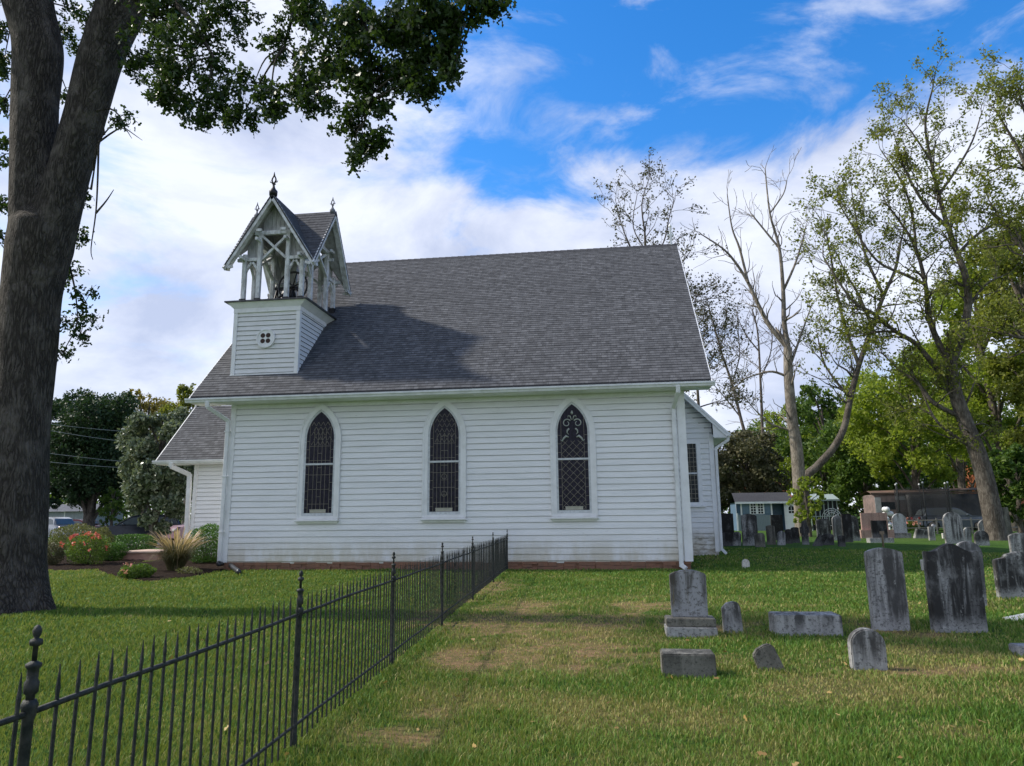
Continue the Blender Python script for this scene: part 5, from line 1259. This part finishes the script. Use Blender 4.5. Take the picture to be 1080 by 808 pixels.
traced('twiggy_tree', 76, [([(793, 540), (790, 480), (781, 440), (772, 405), (762, 375), (755, 350), (748, 325)], 4, 1.2), ([(781, 440), (765, 420), (752, 405)], 1.6, .7), ([(772, 405), (780, 375), (778, 350)], 1.6, .7)],
  'thin brown tree leaning left between the church and the dead tree', BK['twig'], LM['brown'], seed=22, lvl=2, leaf=.17, per=1, sig=.25, dens=.9, tw=.7, vm=.3)
traced('twiggy_tree', 78, [([(806, 540), (804, 450), (802, 400), (799, 350), (793, 325)], 3.6, 1), ([(802, 400), (812, 375), (815, 355)], 1.6, .7), ([(800, 370), (786, 352), (778, 335)], 1.6, .7)],
  'thin upright leafless sapling close left of the dead tree', BK['twig'], None, seed=23, lvl=2, dens=.8, tw=.7)
traced('twiggy_tree', 50, [([(742, 540), (738, 450), (735, 400), (732, 350), (728, 310)], 4, 1.2), ([(735, 400), (750, 380), (760, 362)], 1.6, .7), ([(736, 430), (755, 425), (770, 430)], 1.6, .7)],
  'small dark leafed tree tight against the church roof corner', BK['twig'], LM['brown'], seed=24, lvl=2, leaf=.19, per=3, sig=.28, dens=1.0, tw=.8, vm=.3)

# ------------------------------------------------------------------ garden by the porch
def shrub(name, pxc, pbase, pw, ph, mat, label, n=3000, size=.06, depth_k=1.0, box=.0, seed=0, cat='shrub', extra=None, yaw=0):
    c = onG(pxc, pbase); k = c.y/F; W_, H_ = pw*k/2, ph*k; Dp = W_*depth_k; c.y += Dp*.8; c.z = G(c.x, c.y)
    d_ = rng.normal(size=(n, 3)); d_ /= np.abs(d_).max(axis=1)[:, None]*box+np.linalg.norm(d_, axis=1)[:, None]*(1-box)
    rad = rng.uniform(.0, 1, n)**.22; wob = 1+.12*np.sin(d_[:, 0]*5+seed)*np.cos(d_[:, 2]*4+seed*2); P = d_*(rad*wob)[:, None]*np.array([W_, Dp, H_*.5])+np.array([0, 0, H_*.5]); P[:, 2] = np.maximum(P[:, 2], .02)
    o = empty(name, c, math.radians(yaw), label, cat); leaves_mesh('foliage', P, size, mat, o, 'quad', .5, .24)
    mb = MB(); rr = random.Random(seed)
    for i in range(9):
        a_ = rr.uniform(0, 2*PI); mb.tube([(0.05*math.cos(a_), .05*math.sin(a_), -.05), (W_*.3*math.cos(a_), Dp*.3*math.sin(a_), H_*.4), (W_*.65*math.cos(a_), Dp*.65*math.sin(a_), H_*.75)], [.018, .012, .005], 4)
    mb.build('stem', BK['twig'], o)
    if extra:
        m_, em, sz = extra; d_ = rng.normal(size=(m_, 3)); d_ /= np.linalg.norm(d_, axis=1)[:, None]; d_[:, 2] = np.abs(d_[:, 2]); d_[:, 1] -= .3; cc = d_*np.array([W_, Dp, H_*.52])*1.02+np.array([0, 0, H_*.5])
        P = (cc[:, None, :]+rng.normal(size=(m_, 9, 3))*sz*.35).reshape(-1, 3); leaves_mesh('flowers', P, sz, em, o, 'quad', .5, .2)['kind'] = 'stuff'
    return o
shrub('boxwood_shrub', 210, 596, 42, 42, LM['hedge'], 'dense square clipped boxwood beside the church downspout', 9000, .055, .9, .55, 1)
shrub('clipped_hedge', 132, 582, 58, 20, LM['hedge'], 'long low clipped hedge behind the brick landing', 6000, .06, .45, .5, 2, 'hedge')
shrub('clipped_hedge', 112, 592, 32, 21, LM['hedge'], 'short clipped hedge right of the red roses', 4500, .055, .7, .5, 3, 'hedge')
shrub('clipped_hedge', 52, 580, 56, 14, LM['hedge'], 'low bright clipped hedge between the roses and the oak', 4500, .06, .5, .5, 4, 'hedge')
shrub('rose_bush', 80, 598, 50, 36, LM['mid'], 'rose bush covered in red flowers', 5000, .06, .8, .1, 5, extra=(34, LM['red'], .10))
shrub('barberry_bush', 48, 598, 26, 26, LM['brown'], 'small brownish bush between the oak and the red roses', 2600, .06, .8, .1, 6)
shrub('round_shrub', 65, 586, 58, 34, LM['yhedge'], 'rounded yellowish shrub in front of the parked cars', 5000, .075, .8, .2, 7)
shrub('round_shrub', 101, 588, 26, 33, LM['yhedge'], 'smaller tan shrub left of the long low hedge', 2600, .075, .8, .1, 8)
shrub('low_shrub', 136, 612, 42, 17, LM['mid'], 'low spreading green plant with a few pink flowers at the edge of the mulch', 2600, .06, .7, .0, 9, extra=(4, LM['pinkf'], .07))
shrub('low_shrub', 195, 607, 30, 9, LM['yhedge'], 'tiny scattered green plant at the foot of the ornamental grass', 450, .05, .6, .0, 10)
# ornamental grass
c = onG(178, 604); c.y += .35; c.z = G(c.x, c.y)+.04; og = empty('ornamental_grass', c, 0, 'fountain grass clump with tan plumes beside the boxwood', 'ornamental grass'); rr = random.Random(9)
def arcs(n, Lr, mat_, name, w_, z0, plume=False):
    V = []; Fc = []; vals = []
    for i in range(n):
        a_ = rr.uniform(0, 2*PI); L_ = rr.uniform(*Lr); st_0 = rr.uniform(.02, .24); ln = rr.uniform(.35, 1.15) if not plume else rr.uniform(.45, 1.1); P = []
        for j in range(7): t_ = j/6; r_ = st_0+ln*L_*.62*t_**1.3; P.append(Vector((math.cos(a_)*r_, math.sin(a_)*r_, L_*(t_*1.0-(.62 if not plume else .42)*ln*t_**2.6))))
        sd = Vector((-math.sin(a_), math.cos(a_), 0)); b0 = len(V); v_ = rr.random()
        for j, q in enumerate(P):
            ww = w_*(1-.8*j/6) if not plume else (w_*.3 if j < 4 else w_*(1.9 if j < 6 else .5)); V += [q-sd*ww, q+sd*ww]; vals += [v_, v_]
        for j in range(6): Fc.append((b0+2*j, b0+2*j+1, b0+2*j+3, b0+2*j+2))
    me = bpy.data.meshes.new(name); me.from_pydata([tuple(v) for v in V], [], Fc); at = me.attributes.new('v', 'FLOAT', 'POINT'); at.data.foreach_set('value', vals); me.materials.append(mat_); o = bpy.data.objects.new(name, me); COL.objects.link(o); o.parent = og; return o
arcs(1700, (.85, 1.45), LM['grassb'], 'blades', .006, 0); arcs(130, (1.35, 1.8), LM['straw'], 'plumes', .011, 0, True)
# brick landing
c = onG(141, 592); bm_ = vary('pink_brick', (.42, .24, .19), (.30, .16, .12), 7, .85, bump=.5); cap = vary('pale_stone_cap', (.50, .36, .29), (.38, .27, .22), 5, .8)
st_ = empty('brick_landing', (c.x, c.y+.3, G(c.x, c.y)), 0, 'low pinkish brick landing with a paler cap between the hedges', 'landing')
mb = MB(); mb.box(-.75, .75, 0, 1.6, -.1, .30); mb.build('wall', bm_, st_); mb = MB(); mb.box(-.82, .85, -.06, 1.66, .30, .375); mb.build('cap', cap, st_, .012)
# scattered fallen leaves
P = []
for i in range(230):
    th = rr.uniform(-.75, .75)+.133; r = 3.2*math.exp(rr.random()*math.log(21/3.2)); x, y = r*math.sin(th), r*math.cos(th)
    if y < 22 and (x < -12 or y < 21.8): P.append((x, y, G(x, y)+.05))
fl = leaves_mesh('fallen_leaves', P, .055, LM['fallen'], None, 'oak', .5, .3, .8); tag(fl, 'brown and yellow fallen leaves scattered over the lawn', 'fallen leaves', kind='stuff')

# ------------------------------------------------------------------ vehicles
tyre = flat('tyre_rubber', (.02, .02, .02), .8); rim = flat('wheel_rim', (.35, .36, .38), .3, .8); cglass = MAT['glass_plain']; wglass = flat('car_window_glass', (.10, .12, .13), .08, 0, spec=1.0); lamp = flat('lamp_glass', (.7, .7, .68), .15)
def car(px, depth, rz, paint, label, suv=True, name='parked_car'):
    q = onY(px, 550, depth); root = empty(name, (q.x, depth, G(q.x, depth)), math.radians(rz), label, 'car', 'cars parked behind the garden'); L_, Wd, Hh = 4.6, .9, 1.62 if suv else 1.45
    side = [(-2.3, .38), (-2.28, .75), (-2.2, .95), (-1.95, 1.02), (-1.0, 1.06), (1.25, 1.08) if not suv else (1.9, 1.10), (2.22, .98), (2.3, .72), (2.28, .38), (1.86, .30), (1.8, .55), (1.45, .72), (1.1, .55), (1.04, .30), (-1.04, .30), (-1.1, .55), (-1.45, .72), (-1.8, .55), (-1.86, .30)]
    def loft(prof, ws, name, mat, par=None, bev=.03):
        mb = MB(); n = len(prof); secs = [(-1, .94, 0), (-.86, 1, 0), (.86, 1, 0), (1, .94, 0)]; vs = []
        for s, k_, _ in secs:
            for x, z in prof: vs.append((x*(k_ if abs(x) > 1.9 else 1), s*ws(z), z))
        fs = [tuple(range(n)), tuple(range(4*n-1, 3*n-1, -1))]
        for i in range(3):
            for j in range(n): j2 = (j+1) % n; fs.append((i*n+j, (i+1)*n+j, (i+1)*n+j2, i*n+j2))
        mb.add(vs, fs, False); o = mb.build(name, mat, par or root); fix_normals(o); return o
    body = loft(side, lambda z: Wd*(1 if z < .95 else .96), 'body', paint)
    xe = 1.95 if suv else 1.5
    cab = [(-1.05, 1.05), (-.35, Hh-.10), (-.1, Hh-.02), (.6, Hh), (xe-.5, Hh-.03), (xe-.2, Hh-.12), (xe+.05, 1.08)]
    loft(cab, lambda z: Wd*(.95-.20*(z-1.05)/.55), 'cabin', paint)
    gl = [(-.93, 1.10), (-.36, Hh-.17), (-.05, Hh-.12), (xe-.5, Hh-.13), (xe-.28, Hh-.2), (xe-.12, 1.12)]
    for s in (-1, 1):
        mb = MB(); f = lambda z: s*(Wd*(.95-.20*(z-1.05)/.55)+.006); mb.add([(x, f(z), z) for x, z in gl], [tuple(range(len(gl)))]); mb.build('side_window', wglass, root)
    for pr_, nm in (([(-1.04, 1.09), (-.39, Hh-.13)], 'windscreen'), ([(xe+.04, 1.12), (xe-.17, Hh-.15)], 'rear_window')):
        (x0, z0), (x1, z1) = pr_; e_ = -.022 if nm == 'windscreen' else .022; w0, w1 = Wd*.86, Wd*.70
        mb = MB(); mb.add([(x0+e_, -w0, z0), (x0+e_, w0, z0), (x1+e_, w1, z1), (x1+e_, -w1, z1)], [(0, 1, 2, 3)]); mb.build(nm, wglass, root)
    for x in (-1.45, 1.45):
        for s in (-1, 1):
            mb = MB(); mb.tube([(x, s*.70, .34), (x, s*.905, .34)], .335, 18); w_ = mb.build('wheel', tyre, root); mb = MB(); mb.tube([(x, s*.88, .34), (x, s*.915, .34)], .20, 12); mb.build('rim', rim, w_)
    for s in (-1, 1):
        mb = MB(); mb.box(-2.31, -2.2, s*.62-.16, s*.62+.16, .72, .86); mb.build('headlight', lamp, root, .02)
        mb = MB(); mb.box(2.2, 2.315, s*.68-.11, s*.68+.11, .76, .98); mb.build('tail_light', MAT['tail'], root, .02)
        mb = MB(); mb.box(-.80, -.66, s*.98-.09, s*.98+.09, 1.06, 1.18); mb.build('mirror', paint, root, .02)
    return root
MAT['tail'] = flat('tail_light_red', (.35, .01, .01), .3)
def paintm(n, c): return flat(n, c, .25, .3)
car(146, 35.5, 38, paintm('dark_blue_paint', (.03, .035, .05)), 'dark blue car with bright windscreen parked left of the magnolia')
car(220, 37, 62, paintm('pink_red_paint', (.46, .30, .34)), 'pinkish red car peeking out beside the church porch')
car(44, 44, -6, paintm('white_paint', (.5, .51, .53)), 'white car parked behind the yellowish shrub')
car(76, 46, 4, paintm('dark_red_paint', (.16, .03, .04)), 'dark red car parked beyond the white one', False)
# grey board building and white picket fence at the far left
q = onY(68, 545, 60); bl = empty('storage_building', (q.x, 60, G(q.x, 60)), 0, 'pale grey building with vertical boards far behind the parked cars', 'building'); gm = vary('grey_boards', (.34, .37, .40), (.22, .24, .26), 3, .7, sx=(3, 3, .6))
mb = MB(); 
for i in range(24): mb.box(-2.9+i*.24, -2.9+i*.24+.225, 0, .06, 0, 2.2)
mb.box(-2.9, 2.9, .06, 4, 0, 2.2); mb.build('wall', gm, bl); mb = MB(); mb.add([(-3.1, -.3, 2.2), (3.1, -.3, 2.2), (3.1, 2, 2.9), (-3.1, 2, 2.9), (3.1, 4.3, 2.2), (-3.1, 4.3, 2.2)], [(0, 1, 2, 3), (3, 2, 4, 5)]); mb.build('roof', MAT['flash'], bl)
mb = MB(); mb.box(-.05, .05, -.03, -.002, 0, 2.2); mb.box(-2.9, -2.8, -.03, -.002, 0, 2.2); mb.box(2.8, 2.9, -.03, -.002, 0, 2.2); mb.build('corner_trim', MAT['trim'], bl)
pf = onY(84, 550, 37.5); pfe = empty('picket_fence', (pf.x, 37.5, G(pf.x, 37.5)), 0, 'low white picket fence in front of the pale grey building', 'fence')
mb = MB()
for i in range(34): mb.prism([(-2.6+i*.15, .02), (-2.6+i*.15+.08, .02), (-2.6+i*.15+.08, .85), (-2.6+i*.15+.04, .93), (-2.6+i*.15, .85)], -.02, 0)
MAT['greywhite'] = vary('greyed_white_paint', (.42, .43, .43), (.26, .26, .25), 5, .7); mb.build('picket_panel', MAT['greywhite'], pfe); 
for z in (.25, .68): mb = MB(); mb.box(-2.65, 2.6, 0.002, .04, z, z+.08); mb.build('rail', MAT['trim'], pfe)
for i in range(3): mb = MB(); mb.box(-2.7+i*2.6, -2.6+i*2.6, .045, .14, -.1, 1.0); mb.build('post', MAT['trim'], pfe)
# overhead wires
for i, (a_, b_, ya, yb_, sg) in enumerate(((30, 235, 441, 455, 'highest'), (30, 235, 444, 472, 'second'), (30, 235, 471, 488, 'third'), (30, 235, 483, 490, 'lowest'))):
    p, q = onY(a_-60, ya-6, 37), onY(b_+30, yb_+4, 45); mb = MB(); mb.tube([p.lerp(q, k/14)+Vector((0, 0, -1.2*4*(k/14)*(1-k/14)*.35)) for k in range(15)], .014, 5)
    tag(mb.build('overhead_wire', flat('wire_grey%d' % i, (.25, .28, .27), .5)), '%s of the four thin overhead wires crossing in front of the dark evergreen' % sg, 'wire', 'overhead wires at the left')

# ------------------------------------------------------------------ shed, playhouse frame, trailer and clutter on the right
blue = vary('blue_paint', (.10, .17, .25), (.07, .11, .16), 4, .6); grb = vary('grey_blue_boards', (.24, .29, .31), (.16, .19, .20), 6, .7, sx=(6, 6, .6)); wht = MAT['trim']
k = 60/F; q = onY(807, 545, 60); g = G(q.x, 60); sh = empty('garden_shed', (q.x, 60, g), 0, 'small blue shed with white trim, paned window and open white door', 'shed')
X = lambda px: (px-807)*k
Zs = lambda py: onY(807, py, 60).z-g
zt_, zr_, zb = Zs(529.5), Zs(519), 0
mb = MB(); mb.box(X(780), X(814.5), 0, 3, zb, zt_); mb.box(X(826), X(834), 0, 3, zb, zt_); mb.box(X(814.5), X(826), .9, 3, zb, zt_); mb.build('wall', blue, sh)
mb = MB()
for i in range(int((X(814)-X(781))/.13)): mb.box(X(781)+i*.13, X(781)+i*.13+.118, -.03, -.0, zb, Zs(543))
mb.build('board_skirt', grb, sh)
mb = MB(); mb.add([(X(778), -.35, zt_), (X(836), -.35, zt_), (X(834), 1.5, zr_), (X(779), 1.5, zr_), (X(836), 3.3, zt_), (X(778), 3.3, zt_)], [(0, 1, 2, 3), (3, 2, 4, 5), (5, 4, 1, 0)]); mb.build('roof', MAT['shingle_dark'], sh)
mb = MB(); mb.box(X(778), X(836), -.37, -.34, zt_-.13, zt_+.03)
for p_ in (780, 784.3, 813.6, 826.5): mb.box(X(p_)-.06, X(p_)+.06, -.045, -.002, zb if p_ != 784.3 else Zs(543), zt_)
mb.build('trim', wht, sh)
mb = MB(); mb.box(X(793), X(806), -.035, -.004, Zs(542), Zs(531)); wn = mb.build('window', cglass, sh); mb = MB()
for p_ in (793, 796, 799, 800, 803, 806): mb.box(X(p_)-.022-(.03 if p_ in (793, 799, 800, 806) else 0), X(p_)+.022+(.03 if p_ in (793, 799, 800, 806) else 0), -.06, -.036, Zs(542), Zs(531))
for z in (542, 539.3, 536.5, 533.8, 531): mb.box(X(793), X(806), -.061, -.037, Zs(z)-.022, Zs(z)+.022)
mb.build('window_frame', wht, wn)
for a_, b_ in ((785.5, 792), (807, 812.5)): mb = MB(); mb.box(X(a_), X(b_), -.05, -.002, Zs(541.5), Zs(531)); mb.build('shutter', vary('slate_blue_shutter', (.13, .20, .27), (.10, .15, .2), 5, .6), sh)
dr = MB(); dw = X(837)-X(827); hh = Zs(530.5); dr.prism([(0, .1), (dw, .1), (dw, hh-.25), (dw*.8, hh), (0, hh)], -.05, 0); do = dr.build('door', wht, sh, .008); do.location = (X(827), -.06, 0); do.rotation_euler = (0, 0, math.radians(-14))
mb = MB(); mb.prism([(dw*.28, hh*.62), (dw*.78, hh*.62), (dw*.78, hh*.82), (dw*.53, hh*.93), (dw*.28, hh*.82)], -.058, -.051); mb.build('door_window', cglass, do); mb = MB(); mb.box(dw*.28, dw*.78, -.066, -.058, hh*.70, hh*.725); mb.box(dw*.51, dw*.55, -.066, -.058, hh*.62, hh*.92); mb.build('muntin', wht, do)
mb = MB(); mb.box(X(779.5), X(783.5), -.05, -.004, Zs(541), Zs(530)); mb.build('corner_panel', vary('dark_blue_panel', (.04, .09, .15), (.03, .06, .1), 5, .6), sh)
# pale green glazed frame right of the dead tree
q = onY(870, 545, 58); fr = empty('glazed_porch', (q.x, 58, G(q.x, 58)), 0, 'small pale glazed porch with slatted roof half hidden by the ivy bush', 'porch'); k = 58/F; gp_ = vary('pale_green_frame', (.32, .38, .36), (.2, .25, .24), 6, .6)
mb = MB(); z0, z1 = 0, onY(870, 527, 58).z-G(q.x, 58)
for i in range(7): mb.box(-1.0+i*.32, -1.0+i*.32+.06, -.04, .04, 0, z1)
mb.box(-1.0, .98, -.03, .03, z1*.45, z1*.45+.06); mb.build('frame', gp_, fr); mb = MB(); mb.box(-.98, .96, .045, .06, .05, z1-.05); mb.build('glass', cglass, fr)
mb = MB(); mb.add([(-1.3, -.3, z1), (1.1, -.3, z1), (1.1, 1.3, z1+.45), (-1.3, 1.3, z1+.45)], [(0, 1, 2, 3)]); mb.box(-1.3, 1.1, -.32, -.29, z1-.1, z1+.02); mb.build('roof', gp_, fr)
# covered trailer
kd = 56; k = kd/F; q = onY(980, 545, kd); g = G(q.x, kd); tl = empty('covered_trailer', (q.x, kd, g), 0, 'long trailer covered by a dark tarpaulin with a faded pink end under the trees', 'trailer')
pinkp = vary('faded_pink_panel', (.24, .17, .15), (.10, .08, .07), 2.5, .7, amt=.8); tarp = vary('dark_tarpaulin', (.026, .028, .032), (.06, .055, .052), 2, .6, bump=1, amt=.7); rust = vary('rusty_brown_roof', (.15, .09, .065), (.07, .05, .04), 2, .8)
X = lambda px: (px-980)*k
Zs = lambda py: onY(980, py, kd).z-g
mb = MB(); mb.box(X(931), X(962), 0, 2.4, .55, Zs(521)); mb.build('end_wall', pinkp, tl, .05)
mb = MB(); mb.add([(X(928), -.1, Zs(520)), (X(1038), -.1, Zs(517)), (X(1036), 1.2, Zs(514.5)), (X(930), 1.2, Zs(516.5)), (X(1038), 2.5, Zs(517)), (X(928), 2.5, Zs(520))], [(0, 1, 2, 3), (3, 2, 4, 5)]); mb.box(X(928), X(1036), -.12, -.09, Zs(521), Zs(519)); mb.build('roof', rust, tl)
nT = 26; vs = []; fs = []
for i in range(nT+1):
    for j in range(7): x = X(960)+(X(1037)-X(960))*i/nT; vs.append((x, -.15-.12*abs(math.sin(i*1.3))-.08*j*.3, .35+(Zs(521.5)-.35)*(1-j/6)))
for i in range(nT):
    for j in range(6): a_ = i*7+j; fs.append((a_, a_+1, a_+8, a_+7))
mb = MB(); mb.add(vs, fs, True); o = mb.build('tarpaulin', tarp, tl); md_ = o.modifiers.new('thick', 'SOLIDIFY'); md_.thickness = .02
mb = MB(); mb.box(X(932), X(1036), .05, 2.3, .45, .6); mb.build('chassis', MAT['darkmetal'], tl)
for px in (950, 1020):
    mb = MB(); mb.tube([(X(px), .0, .35), (X(px), .3, .35)], .35, 14); mb.build('wheel', tyre, tl)
mb = MB(); mb.box(X(937), X(950), -.03, -.002, Zs(537), Zs(529)); mb.build('window', cglass, tl)
mb = MB(); mb.box(X(931.5), X(937), -.04, -.004, Zs(540), Zs(524)); mb.box(X(950.5), X(960), -.04, -.004, Zs(527), Zs(523)); mb.build('faded_panel', vary('bleached_white_panel', (.5, .48, .46), (.3, .27, .25), 5, .7), tl)
# trampoline with its net poles
kd = 50; q = onY(975, 545, kd); g = G(q.x, kd); tp = empty('trampoline', (q.x, kd, g), 0, 'trampoline with tall black net poles tipped in white', 'trampoline'); R_ = 1.6
mb = MB(); mb.tube([(R_*math.cos(2*PI*i/28), R_*math.sin(2*PI*i/28), .8) for i in range(29)], .04, 6, cap=False); mb.build('frame', MAT['iron'], tp)
mb = MB(); mb.lathe((0, 0, .79), [(R_*.97, 0), (R_*.97, .01)], 28); mb.build('mat', flat('black_mat', (.02, .02, .022), .8), tp)
for i in range(6):
    a_ = i*PI/3+.2; x, y = R_*math.cos(a_), R_*math.sin(a_); mb = MB(); mb.tube([(x, y, 0), (x*1.03, y*1.03, onY(975, 511, kd).z-g)], .03, 6); p = mb.build('pole', MAT['iron'], tp); mb = MB(); mb.lathe((x*1.03, y*1.03, onY(975, 511, kd).z-g), [(.03, 0), (.06, .04), (.05, .10), (.01, .13)], 8); mb.build('pole_cap', MAT['white_plastic'] if 'white_plastic' in MAT else MAT.setdefault('white_plastic', flat('white_plastic', (.75, .75, .73), .4)), p)
m_, nt_, b, o_ = newmat('black_net'); t = T(nt_); tb_ = t.n('ShaderNodeBsdfTransparent'); ms = t.n('ShaderNodeMixShader'); ms.inputs[0].default_value = .45; b.inputs['Base Color'].default_value = (.015, .015, .016, 1); t.l(tb_.outputs[0], ms.inputs[1]); t.l(b.outputs[0], ms.inputs[2]); t.l(ms.outputs[0], o_.inputs[0])
mb = MB(); H_ = onY(975, 515, kd).z-g; n = 24; vs = [(R_*math.cos(2*PI*i/n), R_*math.sin(2*PI*i/n), z) for z in (.8, H_) for i in range(n)]; mb.add(vs, [(i, (i+1) % n, n+(i+1) % n, n+i) for i in range(n)]); mb.build('net', m_, tp)
# pickup truck under the tree, rail fence
car(1003, 54, 178, paintm('grey_blue_paint', (.10, .12, .15)), 'dark grey blue car under the trees in front of the covered trailer')['group'] = 'cars parked behind the garden'
kd = 47; f2 = empty('rail_fence', (onY(1015, 545, kd).x, kd, G(0, kd)), 0, 'low weathered wire and rail fence behind the right-hand gravestones', 'fence'); lw = vary('weathered_rail', (.30, .28, .24), (.18, .16, .13), 6, .8)
for z in (.35, .8): mb = MB(); mb.tube([(-5.5, 0, z), (0, .05, z+.03), (5.5, 0, z)], .028, 6); mb.build('rail', lw, f2)
for i in range(12): mb = MB(); mb.bar((-5.5+i, .05, -.1), (-5.5+i+.03*math.sin(i*2), .05, 1.15 if i % 4 == 1 else .95), .07, .07, up=(0, 1, 0)); mb.build('post', lw, f2)
# garden flowers by the trailer, white washing/object beside the pink stone
shrub('flower_bed', 958, 561, 24, 12, LM['mid'], 'low bed of pink flowers left of the rail fence', 900, .12, .6, 0, 33, 'flower bed', extra=(30, LM['pinkf'], .16))
wh_ = onY(937, 545, 45); mb = MB(); rr = random.Random(3)
for i in range(9): mb.lathe((rr.uniform(-.22, .22), rr.uniform(-.15, .15), .55+rr.uniform(0, 1.1)), [(.02, -.16), (.14, -.1), (.17, 0), (.13, .1), (.02, .15)], 8)
mb.tube([(0, 0, -.1), (0, 0, .8)], .05, 6); tag(mb.build('wrapped_bundle', MAT['white_plastic'], None, 0, (wh_.x, 45, G(wh_.x, 45))), 'crumpled white wrapped bundle on a post behind the pink granite stone', 'bundle')
# orange brick house at the right edge
q = onY(1062, 545, 85); bh = empty('brick_house', (q.x, 85, G(q.x, 85)), 0, 'orange brick house glimpsed through the leaves at the right edge', 'house'); ob = vary('orange_brick', (.42, .14, .06), (.30, .10, .05), 6, .85); k = 85/F
mb = MB(); mb.box(-1.8, 6, 0, 7, 0, 7.2); mb.build('wall', ob, bh); mb = MB(); mb.add([(-2.2, -.5, 7.2), (6.4, -.5, 7.2), (6.4, 3.5, 9.6), (-2.2, 3.5, 9.6), (6.4, 7.5, 7.2), (-2.2, 7.5, 7.2)], [(0, 1, 2, 3), (3, 2, 4, 5), (0, 3, 5), (1, 4, 2)]); mb.build('roof', MAT['shingle_dark'], bh)
for x in (.3, 3): mb = MB(); mb.box(x, x+1.1, -.06, -.003, 4.2, 6.0); w_ = mb.build('window', cglass, bh); mb = MB(); mb.ring([(x-.1, 4.1), (x+1.2, 4.1), (x+1.2, 6.1), (x-.1, 6.1)], [(x, 4.2), (x+1.1, 4.2), (x+1.1, 6.0), (x, 6.0)], -.09, -.0); mb.box(x, x+1.1, -.085, -.062, 5.06, 5.14); mb.build('window_frame', wht, w_)
# red-brown roof behind the blue shed
q = onY(819, 545, 76); k = 76/F; rh = empty('cottage', (q.x, 76, G(q.x, 76)), math.radians(25), 'cottage with a rusty orange gable roof behind the blue shed', 'house'); mb = MB(); mb.box(-2, 2, 0, 4, 0, 2.8); mb.build('wall', vary('tan_boards', (.30, .22, .14), (.2, .15, .1), 4, .8), rh)
mb = MB(); mb.add([(-2.2, -.3, 2.7), (2.2, -.3, 2.7), (2.2, 2, 4.6), (-2.2, 2, 4.6), (2.2, 4.3, 2.7), (-2.2, 4.3, 2.7)], [(0, 1, 2, 3), (3, 2, 4, 5), (0, 3, 5), (1, 4, 2)]); mb.build('roof', vary('rusty_orange_roof', (.36, .13, .07), (.22, .09, .05), 3, .8), rh)
